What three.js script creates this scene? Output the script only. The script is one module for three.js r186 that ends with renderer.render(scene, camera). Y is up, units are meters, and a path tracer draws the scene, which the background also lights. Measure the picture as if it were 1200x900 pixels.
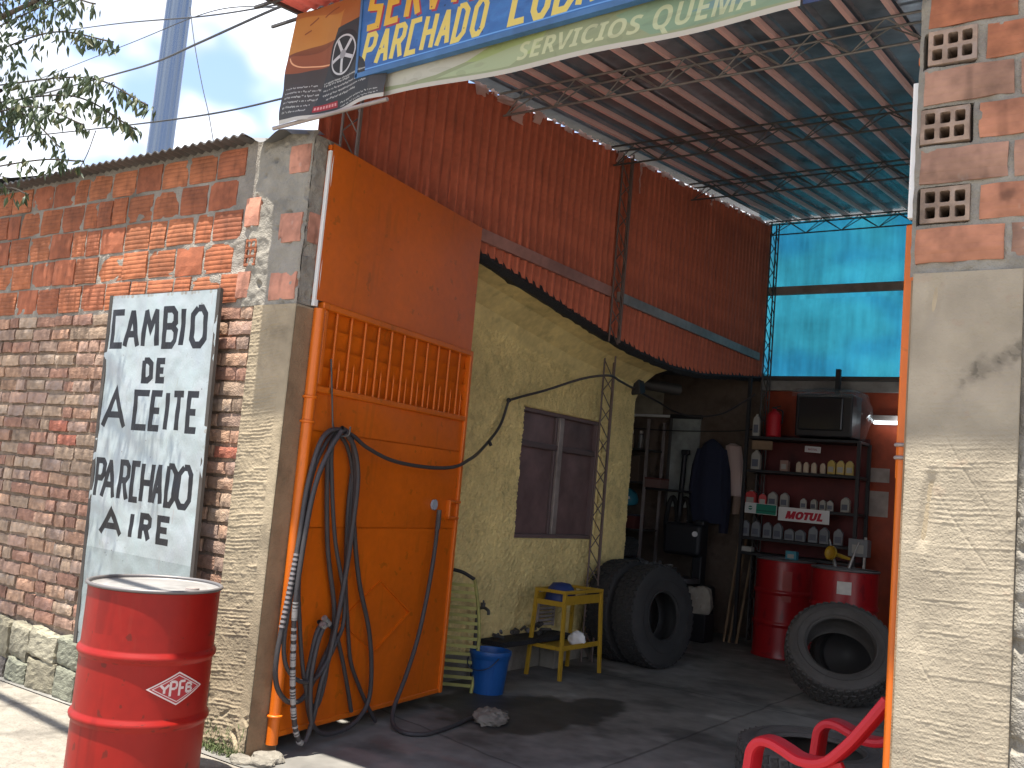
import * as THREE from 'three';
import { mergeGeometries } from 'three/addons/utils/BufferGeometryUtils.js';
import { RoundedBoxGeometry } from 'three/addons/geometries/RoundedBoxGeometry.js';
import { ImprovedNoise } from 'three/addons/math/ImprovedNoise.js';

// ------------------------------------------------------------------ camera, sky, sun, exposure
const W = 1024, H = 768;
const scene = new THREE.Scene();
const camera = new THREE.PerspectiveCamera(43.25, W / H, 0.05, 900);
camera.position.set(0, 1.45, 0);
camera.rotation.order = 'YXZ';
camera.rotation.set(THREE.MathUtils.degToRad(6.1), THREE.MathUtils.degToRad(35.2), THREE.MathUtils.degToRad(5.1));
const renderer = new THREE.WebGLRenderer({ antialias: true });
renderer.setSize(W, H);
renderer.shadowMap.enabled = true;
renderer.toneMapping = THREE.LinearToneMapping;
renderer.toneMappingExposure = 2.5;
const SUN = new THREE.Vector3(-0.12, 4.6, 1).normalize();

const PN = new ImprovedNoise();
const n3 = (x, y, z) => PN.noise(x, y, z);
function fbm3(x, y, z, o = 5) { let a = 0.5, s = 0; for (let i = 0; i < o; i++) { s += a * n3(x, y, z); x = x * 2.03 + 7.1; y = y * 2.03 + 3.7; z = z * 2.03 + 1.3; a *= 0.5; } return s; }
const clamp = (x, a = 0, b = 1) => Math.min(b, Math.max(a, x));
const smooth = (a, b, x) => { const t = clamp((x - a) / (b - a)); return t * t * (3 - 2 * t); };
const mix = (a, b, t) => a + (b - a) * t;
let seed = 12345;
function rnd() { seed |= 0; seed = seed + 0x6D2B79F5 | 0; let t = Math.imul(seed ^ seed >>> 15, 1 | seed); t = t + Math.imul(t ^ t >>> 7, 61 | t) ^ t; return ((t ^ t >>> 14) >>> 0) / 4294967296; }
const rr = (a, b) => a + (b - a) * rnd();

{
  const w = 1024, h = 512, d = new Float32Array(w * h * 4);
  for (let j = 0; j < h; j++) for (let i = 0; i < w; i++) {
    const el = ((j + 0.5) / h - 0.5) * Math.PI, az = ((i + 0.5) / w - 0.5) * 2 * Math.PI;
    const dir = [Math.cos(el) * Math.cos(az), Math.sin(el), Math.cos(el) * Math.sin(az)];
    const up = Math.max(dir[1], 0.02);
    // air: deeper blue overhead, paler at the horizon
    const t = Math.pow(1 - clamp(dir[1]), 2.5);
    let c = [mix(0.16, 0.42, t), mix(0.28, 0.52, t), mix(0.56, 0.70, t)];
    // broken cumulus
    const px = dir[0] / (up + 0.35) * 2.2, pz = dir[2] / (up + 0.35) * 2.2;
    const f = fbm3(px * 1.3 + 3.3, pz * 1.3 + 11.7, 2.4, 6) + 0.5 * fbm3(px * 3.9, pz * 3.9, 7.7, 4);
    const cov = smooth(-0.20, 0.10, f);
    const body = 0.74 + 0.75 * fbm3(px * 2.7 + 9, pz * 2.7, 5.5, 5);
    const cl = [0.97 * body, 0.985 * body, 1.02 * body];
    c = c.map((v, k) => mix(v, cl[k], cov * 0.93));
    if (dir[1] < 0) c = [0.30, 0.29, 0.27];
    const o = (j * w + i) * 4; d[o] = 0.92 * c[0]; d[o + 1] = 0.92 * c[1]; d[o + 2] = 0.92 * c[2]; d[o + 3] = 1;
  }
  const sky = new THREE.DataTexture(d, w, h, THREE.RGBAFormat, THREE.FloatType);
  sky.mapping = THREE.EquirectangularReflectionMapping; sky.magFilter = THREE.LinearFilter; sky.minFilter = THREE.LinearFilter; sky.wrapS = THREE.RepeatWrapping; sky.needsUpdate = true;
  scene.background = sky; scene.environment = sky;
}
const sun = new THREE.DirectionalLight(new THREE.Color(1, 0.94, 0.84), 5);
sun.position.copy(SUN).multiplyScalar(30).add(new THREE.Vector3(-3, 0, -4));
sun.target.position.set(-3, 0, -4);
sun.castShadow = true; sun.shadow.mapSize.set(4096, 4096);
Object.assign(sun.shadow.camera, { left: -12, right: 12, top: 12, bottom: -12, near: 1, far: 60 });
scene.add(sun, sun.target);

// ------------------------------------------------------------------ naming helpers
const used = {};
function numbered(n) { used[n] = (used[n] || 0) + 1; return used[n] === 1 ? n : `${n}_${String(used[n] - 1).padStart(3, '0')}`; }
function thing(name, label, category, group, pos, ry = 0) {
  const o = new THREE.Group(); o.name = numbered(name); scene.add(o);
  if (pos) o.position.set(...pos); o.rotation.y = ry;
  o.userData = { label, category }; if (group) o.userData.group = group;
  return o;
}
function part(parent, name, geos, mat, label) {
  const g = Array.isArray(geos) ? merge(geos) : geos;
  const m = new THREE.Mesh(g, mat); m.name = name; m.castShadow = m.receiveShadow = true;
  if (label) m.userData.label = label;
  parent.add(m); return m;
}
function solo(name, label, category, geos, mat, group) {
  const m = part(scene, numbered(name), geos, mat); m.userData = { label, category }; if (group) m.userData.group = group; return m;
}
function copy(root, label, pos, ry) {
  const r = root.clone(); r.name = numbered(root.name.replace(/_\d{3}$/, '')); r.userData = { ...root.userData, label }; scene.add(r);
  if (pos) r.position.set(...pos); if (ry !== undefined) r.rotation.y = ry;
  return r;
}
const structure = (name, label, geos, mat) => { const m = part(scene, name, geos, mat); m.userData = { kind: 'structure', label }; return m; };

// ------------------------------------------------------------------ geometry helpers
function clean(g) { const c = g.index ? g.toNonIndexed() : g; for (const k of Object.keys(c.attributes)) if (!['position', 'normal', 'uv'].includes(k)) c.deleteAttribute(k); if (!c.attributes.normal) c.computeVertexNormals(); return c; }
function uvm(g0, ox = 0, oy = 0) {                           // box-projected uv in metres
  const g = clean(g0), p = g.attributes.position, uv = new Float32Array(p.count * 2);
  const a = new THREE.Vector3(), b = new THREE.Vector3(), c = new THREE.Vector3(), n = new THREE.Vector3();
  for (let i = 0; i < p.count; i += 3) {
    a.fromBufferAttribute(p, i); b.fromBufferAttribute(p, i + 1); c.fromBufferAttribute(p, i + 2);
    n.copy(b).sub(a).cross(c.clone().sub(a));
    const ax = Math.abs(n.x), ay = Math.abs(n.y), az = Math.abs(n.z);
    [a, b, c].forEach((v, k) => { const q = (i + k) * 2; if (az >= ax && az >= ay) { uv[q] = v.x; uv[q + 1] = v.y; } else if (ax >= ay) { uv[q] = v.z; uv[q + 1] = v.y; } else { uv[q] = v.x; uv[q + 1] = v.z; } uv[q] += ox; uv[q + 1] += oy; });
  }
  g.setAttribute('uv', new THREE.BufferAttribute(uv, 2)); return g;
}
const merge = (list) => { const l = list.map(clean); return l.length === 1 ? l[0] : mergeGeometries(l); };
function xf(g, [x, y, z] = [0, 0, 0], [a, b, c] = [0, 0, 0]) { const m = new THREE.Matrix4().makeRotationFromEuler(new THREE.Euler(a, b, c)); m.setPosition(x, y, z); g.applyMatrix4(m); return g; }
const box = (w, h, d, pos, rot) => uvm(xf(new THREE.BoxGeometry(w, h, d), pos, rot));
const rbox = (w, h, d, r, pos, rot, s = 2) => uvm(xf(new RoundedBoxGeometry(w, h, d, s, Math.min(r, w / 2.01, h / 2.01, d / 2.01)), pos, rot));
const span = (x0, x1, y0, y1, z0, z1) => box(x1 - x0, y1 - y0, z1 - z0, [(x0 + x1) / 2, (y0 + y1) / 2, (z0 + z1) / 2]);
const rspan = (x0, x1, y0, y1, z0, z1, r = 0.008) => rbox(x1 - x0, y1 - y0, z1 - z0, r, [(x0 + x1) / 2, (y0 + y1) / 2, (z0 + z1) / 2]);
const V = (a) => new THREE.Vector3(...a);
function tube(pts, r, seg = 0, rad = 8, closed = false, tension = 0.5) { const c = new THREE.CatmullRomCurve3(pts.map(V), closed, 'catmullrom', tension); return clean(new THREE.TubeGeometry(c, seg || pts.length * 8, r, rad, closed)); }
function rod(a, b, r, rad = 8) { const A = V(a), B = V(b), L = A.distanceTo(B), g = new THREE.CylinderGeometry(r, r, L, rad, 1); g.applyQuaternion(new THREE.Quaternion().setFromUnitVectors(new THREE.Vector3(0, 1, 0), B.clone().sub(A).normalize())); const m = A.add(B).multiplyScalar(0.5); g.translate(m.x, m.y, m.z); return clean(g); }
function bar(a, b, w, h) {                                   // square bar between points
  const A = V(a), B = V(b), g = new THREE.BoxGeometry(w, h, A.distanceTo(B)); const m = new THREE.Matrix4().lookAt(A, B, Math.abs(B.y - A.y) > 0.9 * A.distanceTo(B) ? new THREE.Vector3(1, 0, 0) : new THREE.Vector3(0, 1, 0)); g.applyMatrix4(m); const c = A.add(B).multiplyScalar(0.5); g.translate(c.x, c.y, c.z); return uvm(g); }
const lathe = (pts, seg = 48, pos, rot) => clean(xf(new THREE.LatheGeometry(pts.map((p) => new THREE.Vector2(...p)), seg), pos, rot));
function relief(w, h, nx, ny, f, ox = 0, oy = 0) {           // a displaced upright sheet, x 0..w, y 0..h, z = f
  const g = new THREE.PlaneGeometry(w, h, nx, ny); g.translate(w / 2, h / 2, 0);
  const p = g.attributes.position, uv = g.attributes.uv;
  for (let i = 0; i < p.count; i++) { const x = p.getX(i), y = p.getY(i); p.setZ(i, f(x, y)); uv.setXY(i, x + ox, y + oy); }
  g.computeVertexNormals(); return g;
}
function roughBrick(w, h, d, jit, bev, nx = 4, ny = 3) {     // face at z = 0, centred, rough arrises
  const pos = [], P = []; const A = [];
  for (let j = 0; j <= ny; j++) for (let i = 0; i <= nx; i++) {
    const ex = i === 0 || i === nx, ey = j === 0 || j === ny, fx = i / nx, fy = j / ny;
    let x = (fx - 0.5) * w, y = (fy - 0.5) * h;
    if (!ex) x += rr(-1, 1) * jit; else x += (i ? -1 : 1) * bev * 0.3 + rr(-1, 1) * jit;
    if (!ey) y += rr(-1, 1) * jit; else y += (j ? -1 : 1) * bev * 0.3 + rr(-1, 1) * jit;
    A.push([x, y, (ex || ey ? -bev * rr(0.5, 1.3) : 0) + rr(-1, 1) * jit * 0.5 - (ex && ey ? bev * 0.6 : 0)]);
  }
  const q = (a, b, c, e) => pos.push(...a, ...b, ...c, ...a, ...c, ...e);
  const at = (i, j) => A[j * (nx + 1) + i];
  for (let j = 0; j < ny; j++) for (let i = 0; i < nx; i++) q(at(i, j), at(i + 1, j), at(i + 1, j + 1), at(i, j + 1));
  const bk = ([x, y]) => [x, y, -d];
  for (let i = 0; i < nx; i++) { q(bk(at(i, 0)), bk(at(i + 1, 0)), at(i + 1, 0), at(i, 0)); q(at(i, ny), at(i + 1, ny), bk(at(i + 1, ny)), bk(at(i, ny))); }
  for (let j = 0; j < ny; j++) { q(bk(at(0, j)), at(0, j), at(0, j + 1), bk(at(0, j + 1))); q(at(nx, j), bk(at(nx, j)), bk(at(nx, j + 1)), at(nx, j + 1)); }
  const g = new THREE.BufferGeometry(); g.setAttribute('position', new THREE.Float32BufferAttribute(pos, 3)); g.computeVertexNormals();
  return uvm(g, rr(0, 3), rr(0, 3));
}
function hollowEnd(w, h, d, cols, rows, web = 0.014) {       // brick end with cells, face at z = 0
  const s = new THREE.Shape([[-w / 2, -h / 2], [w / 2, -h / 2], [w / 2, h / 2], [-w / 2, h / 2]].map((p) => new THREE.Vector2(...p)));
  const cw = (w - web * (cols + 1)) / cols, ch = (h - web * (rows + 1)) / rows;
  for (let i = 0; i < cols; i++) for (let j = 0; j < rows; j++) {
    const x = -w / 2 + web + i * (cw + web) + rr(-1, 1) * 0.0015, y = -h / 2 + web + j * (ch + web) + rr(-1, 1) * 0.0015, c = 0.004;
    s.holes.push(new THREE.Path([[x + c, y], [x, y + c], [x, y + ch - c], [x + c, y + ch], [x + cw - c, y + ch], [x + cw, y + ch - c], [x + cw, y + c], [x + cw - c, y]].map((p) => new THREE.Vector2(...p))));
  }
  return uvm(xf(new THREE.ExtrudeGeometry(s, { depth: d, bevelEnabled: false }), [0, 0, -d]), rr(0, 3), rr(0, 3));
}

// ------------------------------------------------------------------ textures and materials
function vnoise(u, v, per, s) {                              // tileable value noise
  const x = u * per, y = v * per, xi = Math.floor(x), yi = Math.floor(y), fx = x - xi, fy = y - yi;
  const h = (i, j) => { i = ((i % per) + per) % per; j = ((j % per) + per) % per; let t = (i * 374761393 + j * 668265263 + s * 974634721) | 0; t = Math.imul(t ^ t >>> 13, 1274126177); return ((t ^ t >>> 16) >>> 0) / 4294967296; };
  const a = fx * fx * (3 - 2 * fx), b = fy * fy * (3 - 2 * fy);
  return mix(mix(h(xi, yi), h(xi + 1, yi), a), mix(h(xi, yi + 1), h(xi + 1, yi + 1), a), b);
}
function tf(u, v, per, o, s) { let a = 0.5, t = 0, n = 0; for (let i = 0; i < o; i++) { t += a * vnoise(u, v, per, s + i * 13); n += a; a *= 0.55; per *= 2; } return t / n; }
function tn2(u, v, px, py, s) { return vnoise(u, v * py / px, px, s); }
const enc = (x) => { x = clamp(x); return x <= 0.0031308 ? 12.92 * x : 1.055 * Math.pow(x, 1 / 2.4) - 0.055; };
function tex(n, size, fn, srgb, nh = n) {
  const d = new Uint8Array(n * nh * 4);
  for (let j = 0; j < nh; j++) for (let i = 0; i < n; i++) {
    let c = fn((i + 0.5) / n, (j + 0.5) / nh); if (typeof c === 'number') c = [c, c, c];
    const o = (j * n + i) * 4; for (let k = 0; k < 3; k++) d[o + k] = Math.round(255 * (srgb ? enc(c[k]) : clamp(c[k]))); d[o + 3] = 255;
  }
  const t = new THREE.DataTexture(d, n, nh); t.wrapS = t.wrapT = THREE.RepeatWrapping; t.magFilter = THREE.LinearFilter; t.minFilter = THREE.LinearMipmapLinearFilter; t.generateMipmaps = true;
  if (srgb) t.colorSpace = THREE.SRGBColorSpace; if (size) t.repeat.set(1 / size, 1 / (Array.isArray(size) ? 1 : size)); t.needsUpdate = true; return t;
}
const col = (r, g, b) => new THREE.Color().setRGB(r, g, b);
const M = (c, rough = 0.8, o = {}) => new THREE.MeshStandardMaterial({ color: col(...c), roughness: rough, side: THREE.DoubleSide, ...o });
function canvasTex(w, h, draw) { const c = document.createElement('canvas'); c.width = w; c.height = h; const x = c.getContext('2d'); draw(x, w, h); const t = new THREE.CanvasTexture(c); t.colorSpace = THREE.SRGBColorSpace; t.anisotropy = 8; return t; }

// multipliers near 1 (kept in 0..1 and paid back by the material colour)
const T = {};
T.mottle = tex(512, 1.3, (u, v) => { const a = tf(u, v, 4, 6, 1), b = tf(u, v, 22, 3, 9); const k = 0.5 + 0.55 * (a - 0.5) * 1.6 + 0.25 * (b - 0.5); return [k + 0.1, k + 0.09, k + 0.08]; }, true);
T.grain = tex(512, 0.35, (u, v) => 0.5 * tf(u, v, 12, 5, 3) + 0.5 * tf(u, v, 70, 2, 8), false);
T.fine = tex(512, 0.12, (u, v) => tf(u, v, 24, 4, 5), false);
T.hollow = tex(1024, 1.5, (u, v) => {
  const a = tf(u, v, 7, 5, 21), b = tf(u, v, 40, 3, 22), st = tf(u, v * 0.25, 28, 3, 23), w = tf(u, v, 26, 4, 24);
  let k = 0.62 + 0.75 * (a - 0.5) + 0.35 * (b - 0.5) - 0.16 * smooth(0.6, 0.85, st);
  let c = [k, k, k]; const e = smooth(0.74, 0.86, w) * 0.3; c = [mix(c[0], 0.85, e * 0.5), mix(c[1], 1.6, e * 0.6), mix(c[2], 2.2, e * 0.6)];
  const dk = smooth(0.66, 0.8, tf(u, v, 9, 5, 27)) * 0.55; return c.map((x) => x * (1 - dk));
}, true);
T.grooves = tex(512, 0.54, (u, v) => { const t = (v * 20) % 1; const g = t < 0.16 ? 0.25 + 0.35 * Math.abs(t - 0.08) / 0.08 : 0.6 + 0.22 * Math.sin((t - 0.16) / 0.84 * Math.PI); return clamp(g + 0.35 * (tf(u, v, 24, 4, 31) - 0.5) + 0.15 * (tf(u, v, 90, 2, 33) - 0.5)); }, false);
T.oldbrick = tex(1024, 1.1, (u, v) => {
  const a = tf(u, v, 6, 5, 41), b = tf(u, v, 34, 4, 42), g = tf(u, v, 13, 5, 43);
  const k = 0.55 + 0.6 * (a - 0.5) + 0.45 * (b - 0.5); const e = smooth(0.5, 0.72, g);
  return [mix(k, 0.62, e * 0.5), mix(k, 0.72, e * 0.5), mix(k, 0.85, e * 0.5)];
}, true);
T.plaster = tex(1024, 1.6, (u, v) => { const a = tf(u, v, 3, 6, 51), b = tf(u, v, 30, 4, 52), c = tf(u, v, 9, 5, 53); const k = 0.66 + 0.45 * (a - 0.5) + 0.22 * (b - 0.5) - 0.16 * smooth(0.55, 0.75, c); return [k, k * 0.985, k * 0.95]; }, true);
T.yellow = tex(1024, 1.7, (u, v) => { const a = tf(u, v, 3, 5, 61), b = tf(u, v, 40, 4, 62), c = tf(u, v, 14, 5, 64); const k = 0.68 + 0.4 * (a - 0.5) + 0.25 * (b - 0.5) - 0.10 * smooth(0.6, 0.72, c); return [k, k * 0.97, k * 0.9]; }, true);
{ // thrown plaster: short crossing strands
  const n = 1024, hgt = new Float32Array(n * n); seed = 99;
  for (let s = 0; s < 9000; s++) {
    let x = rnd() * n, y = rnd() * n, a = rr(0.5, 2.6), L = rr(12, 46), k = rr(0.3, 1), b = rr(-0.03, 0.03), w = rr(1.5, 4);
    for (let t = 0; t < L; t++) { x += Math.cos(a); y += Math.sin(a); a += b; const ww = Math.ceil(w);
      for (let j = -ww; j <= ww; j++) for (let i = -ww; i <= ww; i++) { const r = Math.hypot(i, j) / w; if (r > 1) continue; const X = ((Math.round(x) + i) % n + n) % n, Y = ((Math.round(y) + j) % n + n) % n; const z = k * (1 - r * r); if (hgt[Y * n + X] < z) hgt[Y * n + X] = z; } }
  }
  T.hgt = (x, y) => { const X = ((Math.floor(x * n / 1.3) % n) + n) % n, Y = ((Math.floor(y * n / 1.3) % n) + n) % n; return hgt[Y * n + X]; };
  T.thrown = tex(n, 1.0, (u, v) => 0.25 + 0.6 * hgt[Math.floor(v * n) * n + Math.floor(u * n)] + 0.3 * (tf(u, v, 20, 4, 71) - 0.5), false);
}
T.paint = tex(512, 0.9, (u, v) => { const a = tf(u, v, 4, 5, 81), b = tf(u, v, 60, 2, 82), d = smooth(0.70, 0.78, tf(u, v, 20, 4, 83)); const k = 0.72 + 0.22 * (a - 0.5) + 0.1 * (b - 0.5); return [k * (1 - 0.35 * d), k * (1 - 0.28 * d), k * (1 - 0.1 * d)]; }, true);
T.drum = tex(1024, 0.9, (u, v) => { const a = tf(u, v, 4, 6, 181), b = tf(u, v, 70, 2, 182), ch = smooth(0.715, 0.755, tf(u, v, 34, 4, 183)), sc = smooth(0.70, 0.78, tf(u, v * 0.2, 60, 3, 184)), run = smooth(0.62, 0.78, tf(u, v * 0.1, 18, 4, 185)); let k = 0.74 + 0.3 * (a - 0.5) + 0.1 * (b - 0.5); k *= 1 - 0.22 * run; return [mix(k, 0.30, ch * 0.8), mix(k, 4.0, Math.max(ch * 0.5, sc * 0.35)) , mix(k, 3.5, Math.max(ch * 0.35, sc * 0.35))].map((x) => Math.min(1, x)); }, true);
T.gate = tex(1024, 1.9, (u, v) => { const a = tf(u, v, 3, 6, 85), b = tf(u, v, 60, 3, 86), st = tf(u, v * 0.12, 40, 3, 88), d = clamp(smooth(0.73, 0.79, tf(u, v, 30, 4, 87)) + 0.5 * smooth(0.66, 0.8, st)); const k = 0.78 + 0.34 * (a - 0.5) + 0.12 * (b - 0.5); return [k * (1 - 0.25 * d), k * (1 - 0.15 * d), k]; }, true);
T.rust = tex(512, 1.1, (u, v) => { const a = tf(u, v * 0.4, 10, 5, 91), b = tf(u, v, 6, 5, 92), c = tf(u, v, 50, 2, 93); const k = 0.62 + 0.3 * (a - 0.5) + 0.35 * (b - 0.5) + 0.12 * (c - 0.5); const r = 0.4 * smooth(0.57, 0.8, tf(u, v * 0.2, 16, 4, 94)); return [k * (1 - 0.45 * r), k * (1 - 0.5 * r), k * (1 - 0.45 * r)]; }, true);
T.smear = tex(512, 0.8, (u, v) => 0.35 + 0.5 * tf(u, v, 5, 5, 101), false);
const mat = {
  mortarGrey: M([0.40, 0.365, 0.315], 0.95, { map: T.mottle, bumpMap: T.grain, bumpScale: 0.012 }),
  mortarOld: M([0.38, 0.29, 0.215], 0.95, { map: T.mottle, bumpMap: T.grain, bumpScale: 0.012 }),
  concrete: M([0.44, 0.41, 0.355], 0.92, { map: T.plaster, bumpMap: T.grain, bumpScale: 0.006 }),
  pillar: M([0.53, 0.435, 0.30], 0.92, { map: T.plaster, bumpMap: T.grain, bumpScale: 0.003 }),
  reveal: M([0.42, 0.285, 0.17], 0.75, { map: T.plaster, bumpMap: T.grain, bumpScale: 0.003 }),
  yellow: M([1.12, 0.93, 0.45], 0.9, { map: T.yellow, bumpMap: T.grain, bumpScale: 0.003 }),
  orange: M([0.86, 0.175, 0.006], 0.36, { map: T.gate, bumpMap: T.smear, bumpScale: 0.002 }),
  orangeFrame: M([0.88, 0.19, 0.008], 0.42, { map: T.gate }),
  corrugated: M([0.84, 0.21, 0.105], 0.62, { map: T.rust }),
  roof: M([0.27, 0.35, 0.44], 0.2, { map: T.mottle, metalness: 0.3 }),
  purlin: M([0.92, 0.60, 0.56], 0.38),
  steel: M([0.10, 0.095, 0.09], 0.55, { metalness: 0.4 }),
  brownSteel: M([0.16, 0.115, 0.10], 0.6, { metalness: 0.2 }),
  greySteel: M([0.46, 0.40, 0.375], 0.6, { map: T.mottle, metalness: 0.2 }),
  zinc: M([0.45, 0.45, 0.44], 0.45, { map: T.mottle, metalness: 0.55 }),
  galv: M([0.17, 0.205, 0.26], 0.22, { metalness: 0.95 }),
  tar: M([0.022, 0.022, 0.024], 0.75, { bumpMap: T.grain, bumpScale: 0.02 }),
  black: M([0.02, 0.02, 0.022], 0.55),
  dustyRubber: M([0.13, 0.123, 0.115], 0.9, { map: T.mottle, bumpMap: T.fine, bumpScale: 0.002 }),
  rubber: M([0.05, 0.05, 0.05], 0.85, { map: T.mottle, bumpMap: T.fine, bumpScale: 0.002 }),
  hose: M([0.055, 0.05, 0.052], 0.5, { bumpMap: T.fine, bumpScale: 0.001 }),
  white: M([0.75, 0.73, 0.68], 0.6, { map: T.mottle }),
  whitePaint: M([0.80, 0.79, 0.76], 0.55),
  drum: new THREE.MeshPhysicalMaterial({ color: col(0.36, 0.012, 0.007), roughness: 0.45, specularIntensity: 0.6, map: T.drum, side: THREE.DoubleSide }),
  drumDark: new THREE.MeshPhysicalMaterial({ color: col(0.46, 0.012, 0.018), roughness: 0.35, clearcoat: 0.3, clearcoatRoughness: 0.25, map: T.paint, side: THREE.DoubleSide }),
  drumLid: M([0.42, 0.41, 0.40], 0.5, { map: T.mottle, metalness: 0.3 }),
  yellowPaint: M([0.60, 0.36, 0.03], 0.5, { map: T.paint }),
  green: M([0.50, 0.48, 0.14], 0.6, { map: T.mottle }),
  blue: M([0.012, 0.115, 0.40], 0.45, { map: T.paint }),
  navy: M([0.02, 0.04, 0.16], 0.55),
  redPlastic: new THREE.MeshPhysicalMaterial({ color: col(0.52, 0.02, 0.03), roughness: 0.45, specularIntensity: 0.6, side: THREE.DoubleSide }),
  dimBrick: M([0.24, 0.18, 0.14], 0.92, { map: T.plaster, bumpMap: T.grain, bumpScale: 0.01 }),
  oxide: M([0.42, 0.062, 0.018], 0.55, { map: T.mottle }),
  wood: M([0.40, 0.27, 0.16], 0.75, { map: T.mottle }),
  darkCloth: M([0.018, 0.022, 0.045], 0.95), shirt: M([0.55, 0.42, 0.38], 0.95),
};
// --- lettering by strokes (hand-painted look)
const GL = {
  A: [[[0, 1], [0.5, 0], [1, 1]], [[0.2, 0.66], [0.8, 0.66]]], B: [[[0.7, 0.47], [0.95, 0.36], [0.95, 0.12], [0.7, 0], [0.05, 0], [0.05, 1], [0.75, 1], [1, 0.86], [1, 0.6], [0.7, 0.47], [0.1, 0.47]]],
  C: [[[1, 0.02], [0.1, 0.02], [0.1, 0.98], [1, 0.98]]], D: [[[0.05, 0], [0.05, 1], [0.55, 1], [0.95, 0.82], [0.95, 0.18], [0.55, 0], [0.05, 0]]],
  E: [[[1, 0.02], [0.08, 0.02], [0.08, 0.98], [1, 0.98]], [[0.1, 0.5], [0.85, 0.5]]], F: [[[1, 0.02], [0.08, 0.02], [0.08, 1]], [[0.1, 0.48], [0.8, 0.48]]],
  H: [[[0.05, 0], [0.05, 1]], [[0.95, 0], [0.95, 1]], [[0.1, 0.5], [0.9, 0.5]]], I: [[[0.5, 0], [0.5, 1]]], K: [[[0.05, 0], [0.05, 1]], [[0.95, 0], [0.1, 0.52], [0.95, 1]]],
  L: [[[0.08, 0], [0.08, 0.98], [1, 0.98]]], M: [[[0.02, 1], [0.12, 0], [0.5, 0.52], [0.88, 0], [0.98, 1]]], N: [[[0.05, 1], [0.05, 0], [0.95, 1], [0.95, 0]]],
  O: [[[0.35, 0], [0.7, 0], [0.98, 0.18], [0.98, 0.82], [0.7, 1], [0.3, 1], [0.02, 0.82], [0.02, 0.18], [0.35, 0]]], P: [[[0.05, 1], [0.05, 0.02], [0.7, 0.02], [0.95, 0.13], [0.95, 0.38], [0.7, 0.5], [0.1, 0.5]]],
  Q: [[[0.35, 0], [0.7, 0], [0.98, 0.18], [0.98, 0.82], [0.7, 1], [0.3, 1], [0.02, 0.82], [0.02, 0.18], [0.35, 0]], [[0.6, 0.7], [1, 1.1]]],
  R: [[[0.05, 1], [0.05, 0.02], [0.7, 0.02], [0.95, 0.13], [0.95, 0.38], [0.7, 0.5], [0.1, 0.5]], [[0.5, 0.5], [0.98, 1]]], S: [[[0.95, 0.02], [0.1, 0.02], [0.05, 0.46], [0.92, 0.52], [0.88, 0.98], [0.02, 0.98]]],
  T: [[[0, 0.02], [1, 0.02]], [[0.5, 0], [0.5, 1]]], U: [[[0.05, 0], [0.05, 0.85], [0.3, 1], [0.7, 1], [0.95, 0.85], [0.95, 0]]], V: [[[0, 0], [0.5, 1], [1, 0]]], Y: [[[0, 0], [0.5, 0.5], [1, 0]], [[0.5, 0.5], [0.5, 1]]],
};
function glyph(x, ch, x0, y0, w, h, lw, color, slant = 0, ox = 0, oy = 0) {
  x.strokeStyle = color; x.lineWidth = lw; x.lineJoin = 'miter'; x.lineCap = 'butt'; x.miterLimit = 3;
  for (const s of GL[ch] || []) { x.beginPath(); s.forEach(([a, b], i) => { const X = x0 + a * w + (1 - b) * slant + ox, Y = y0 + b * h + oy; i ? x.lineTo(X, Y) : x.moveTo(X, Y); }); x.stroke(); }
}

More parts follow.
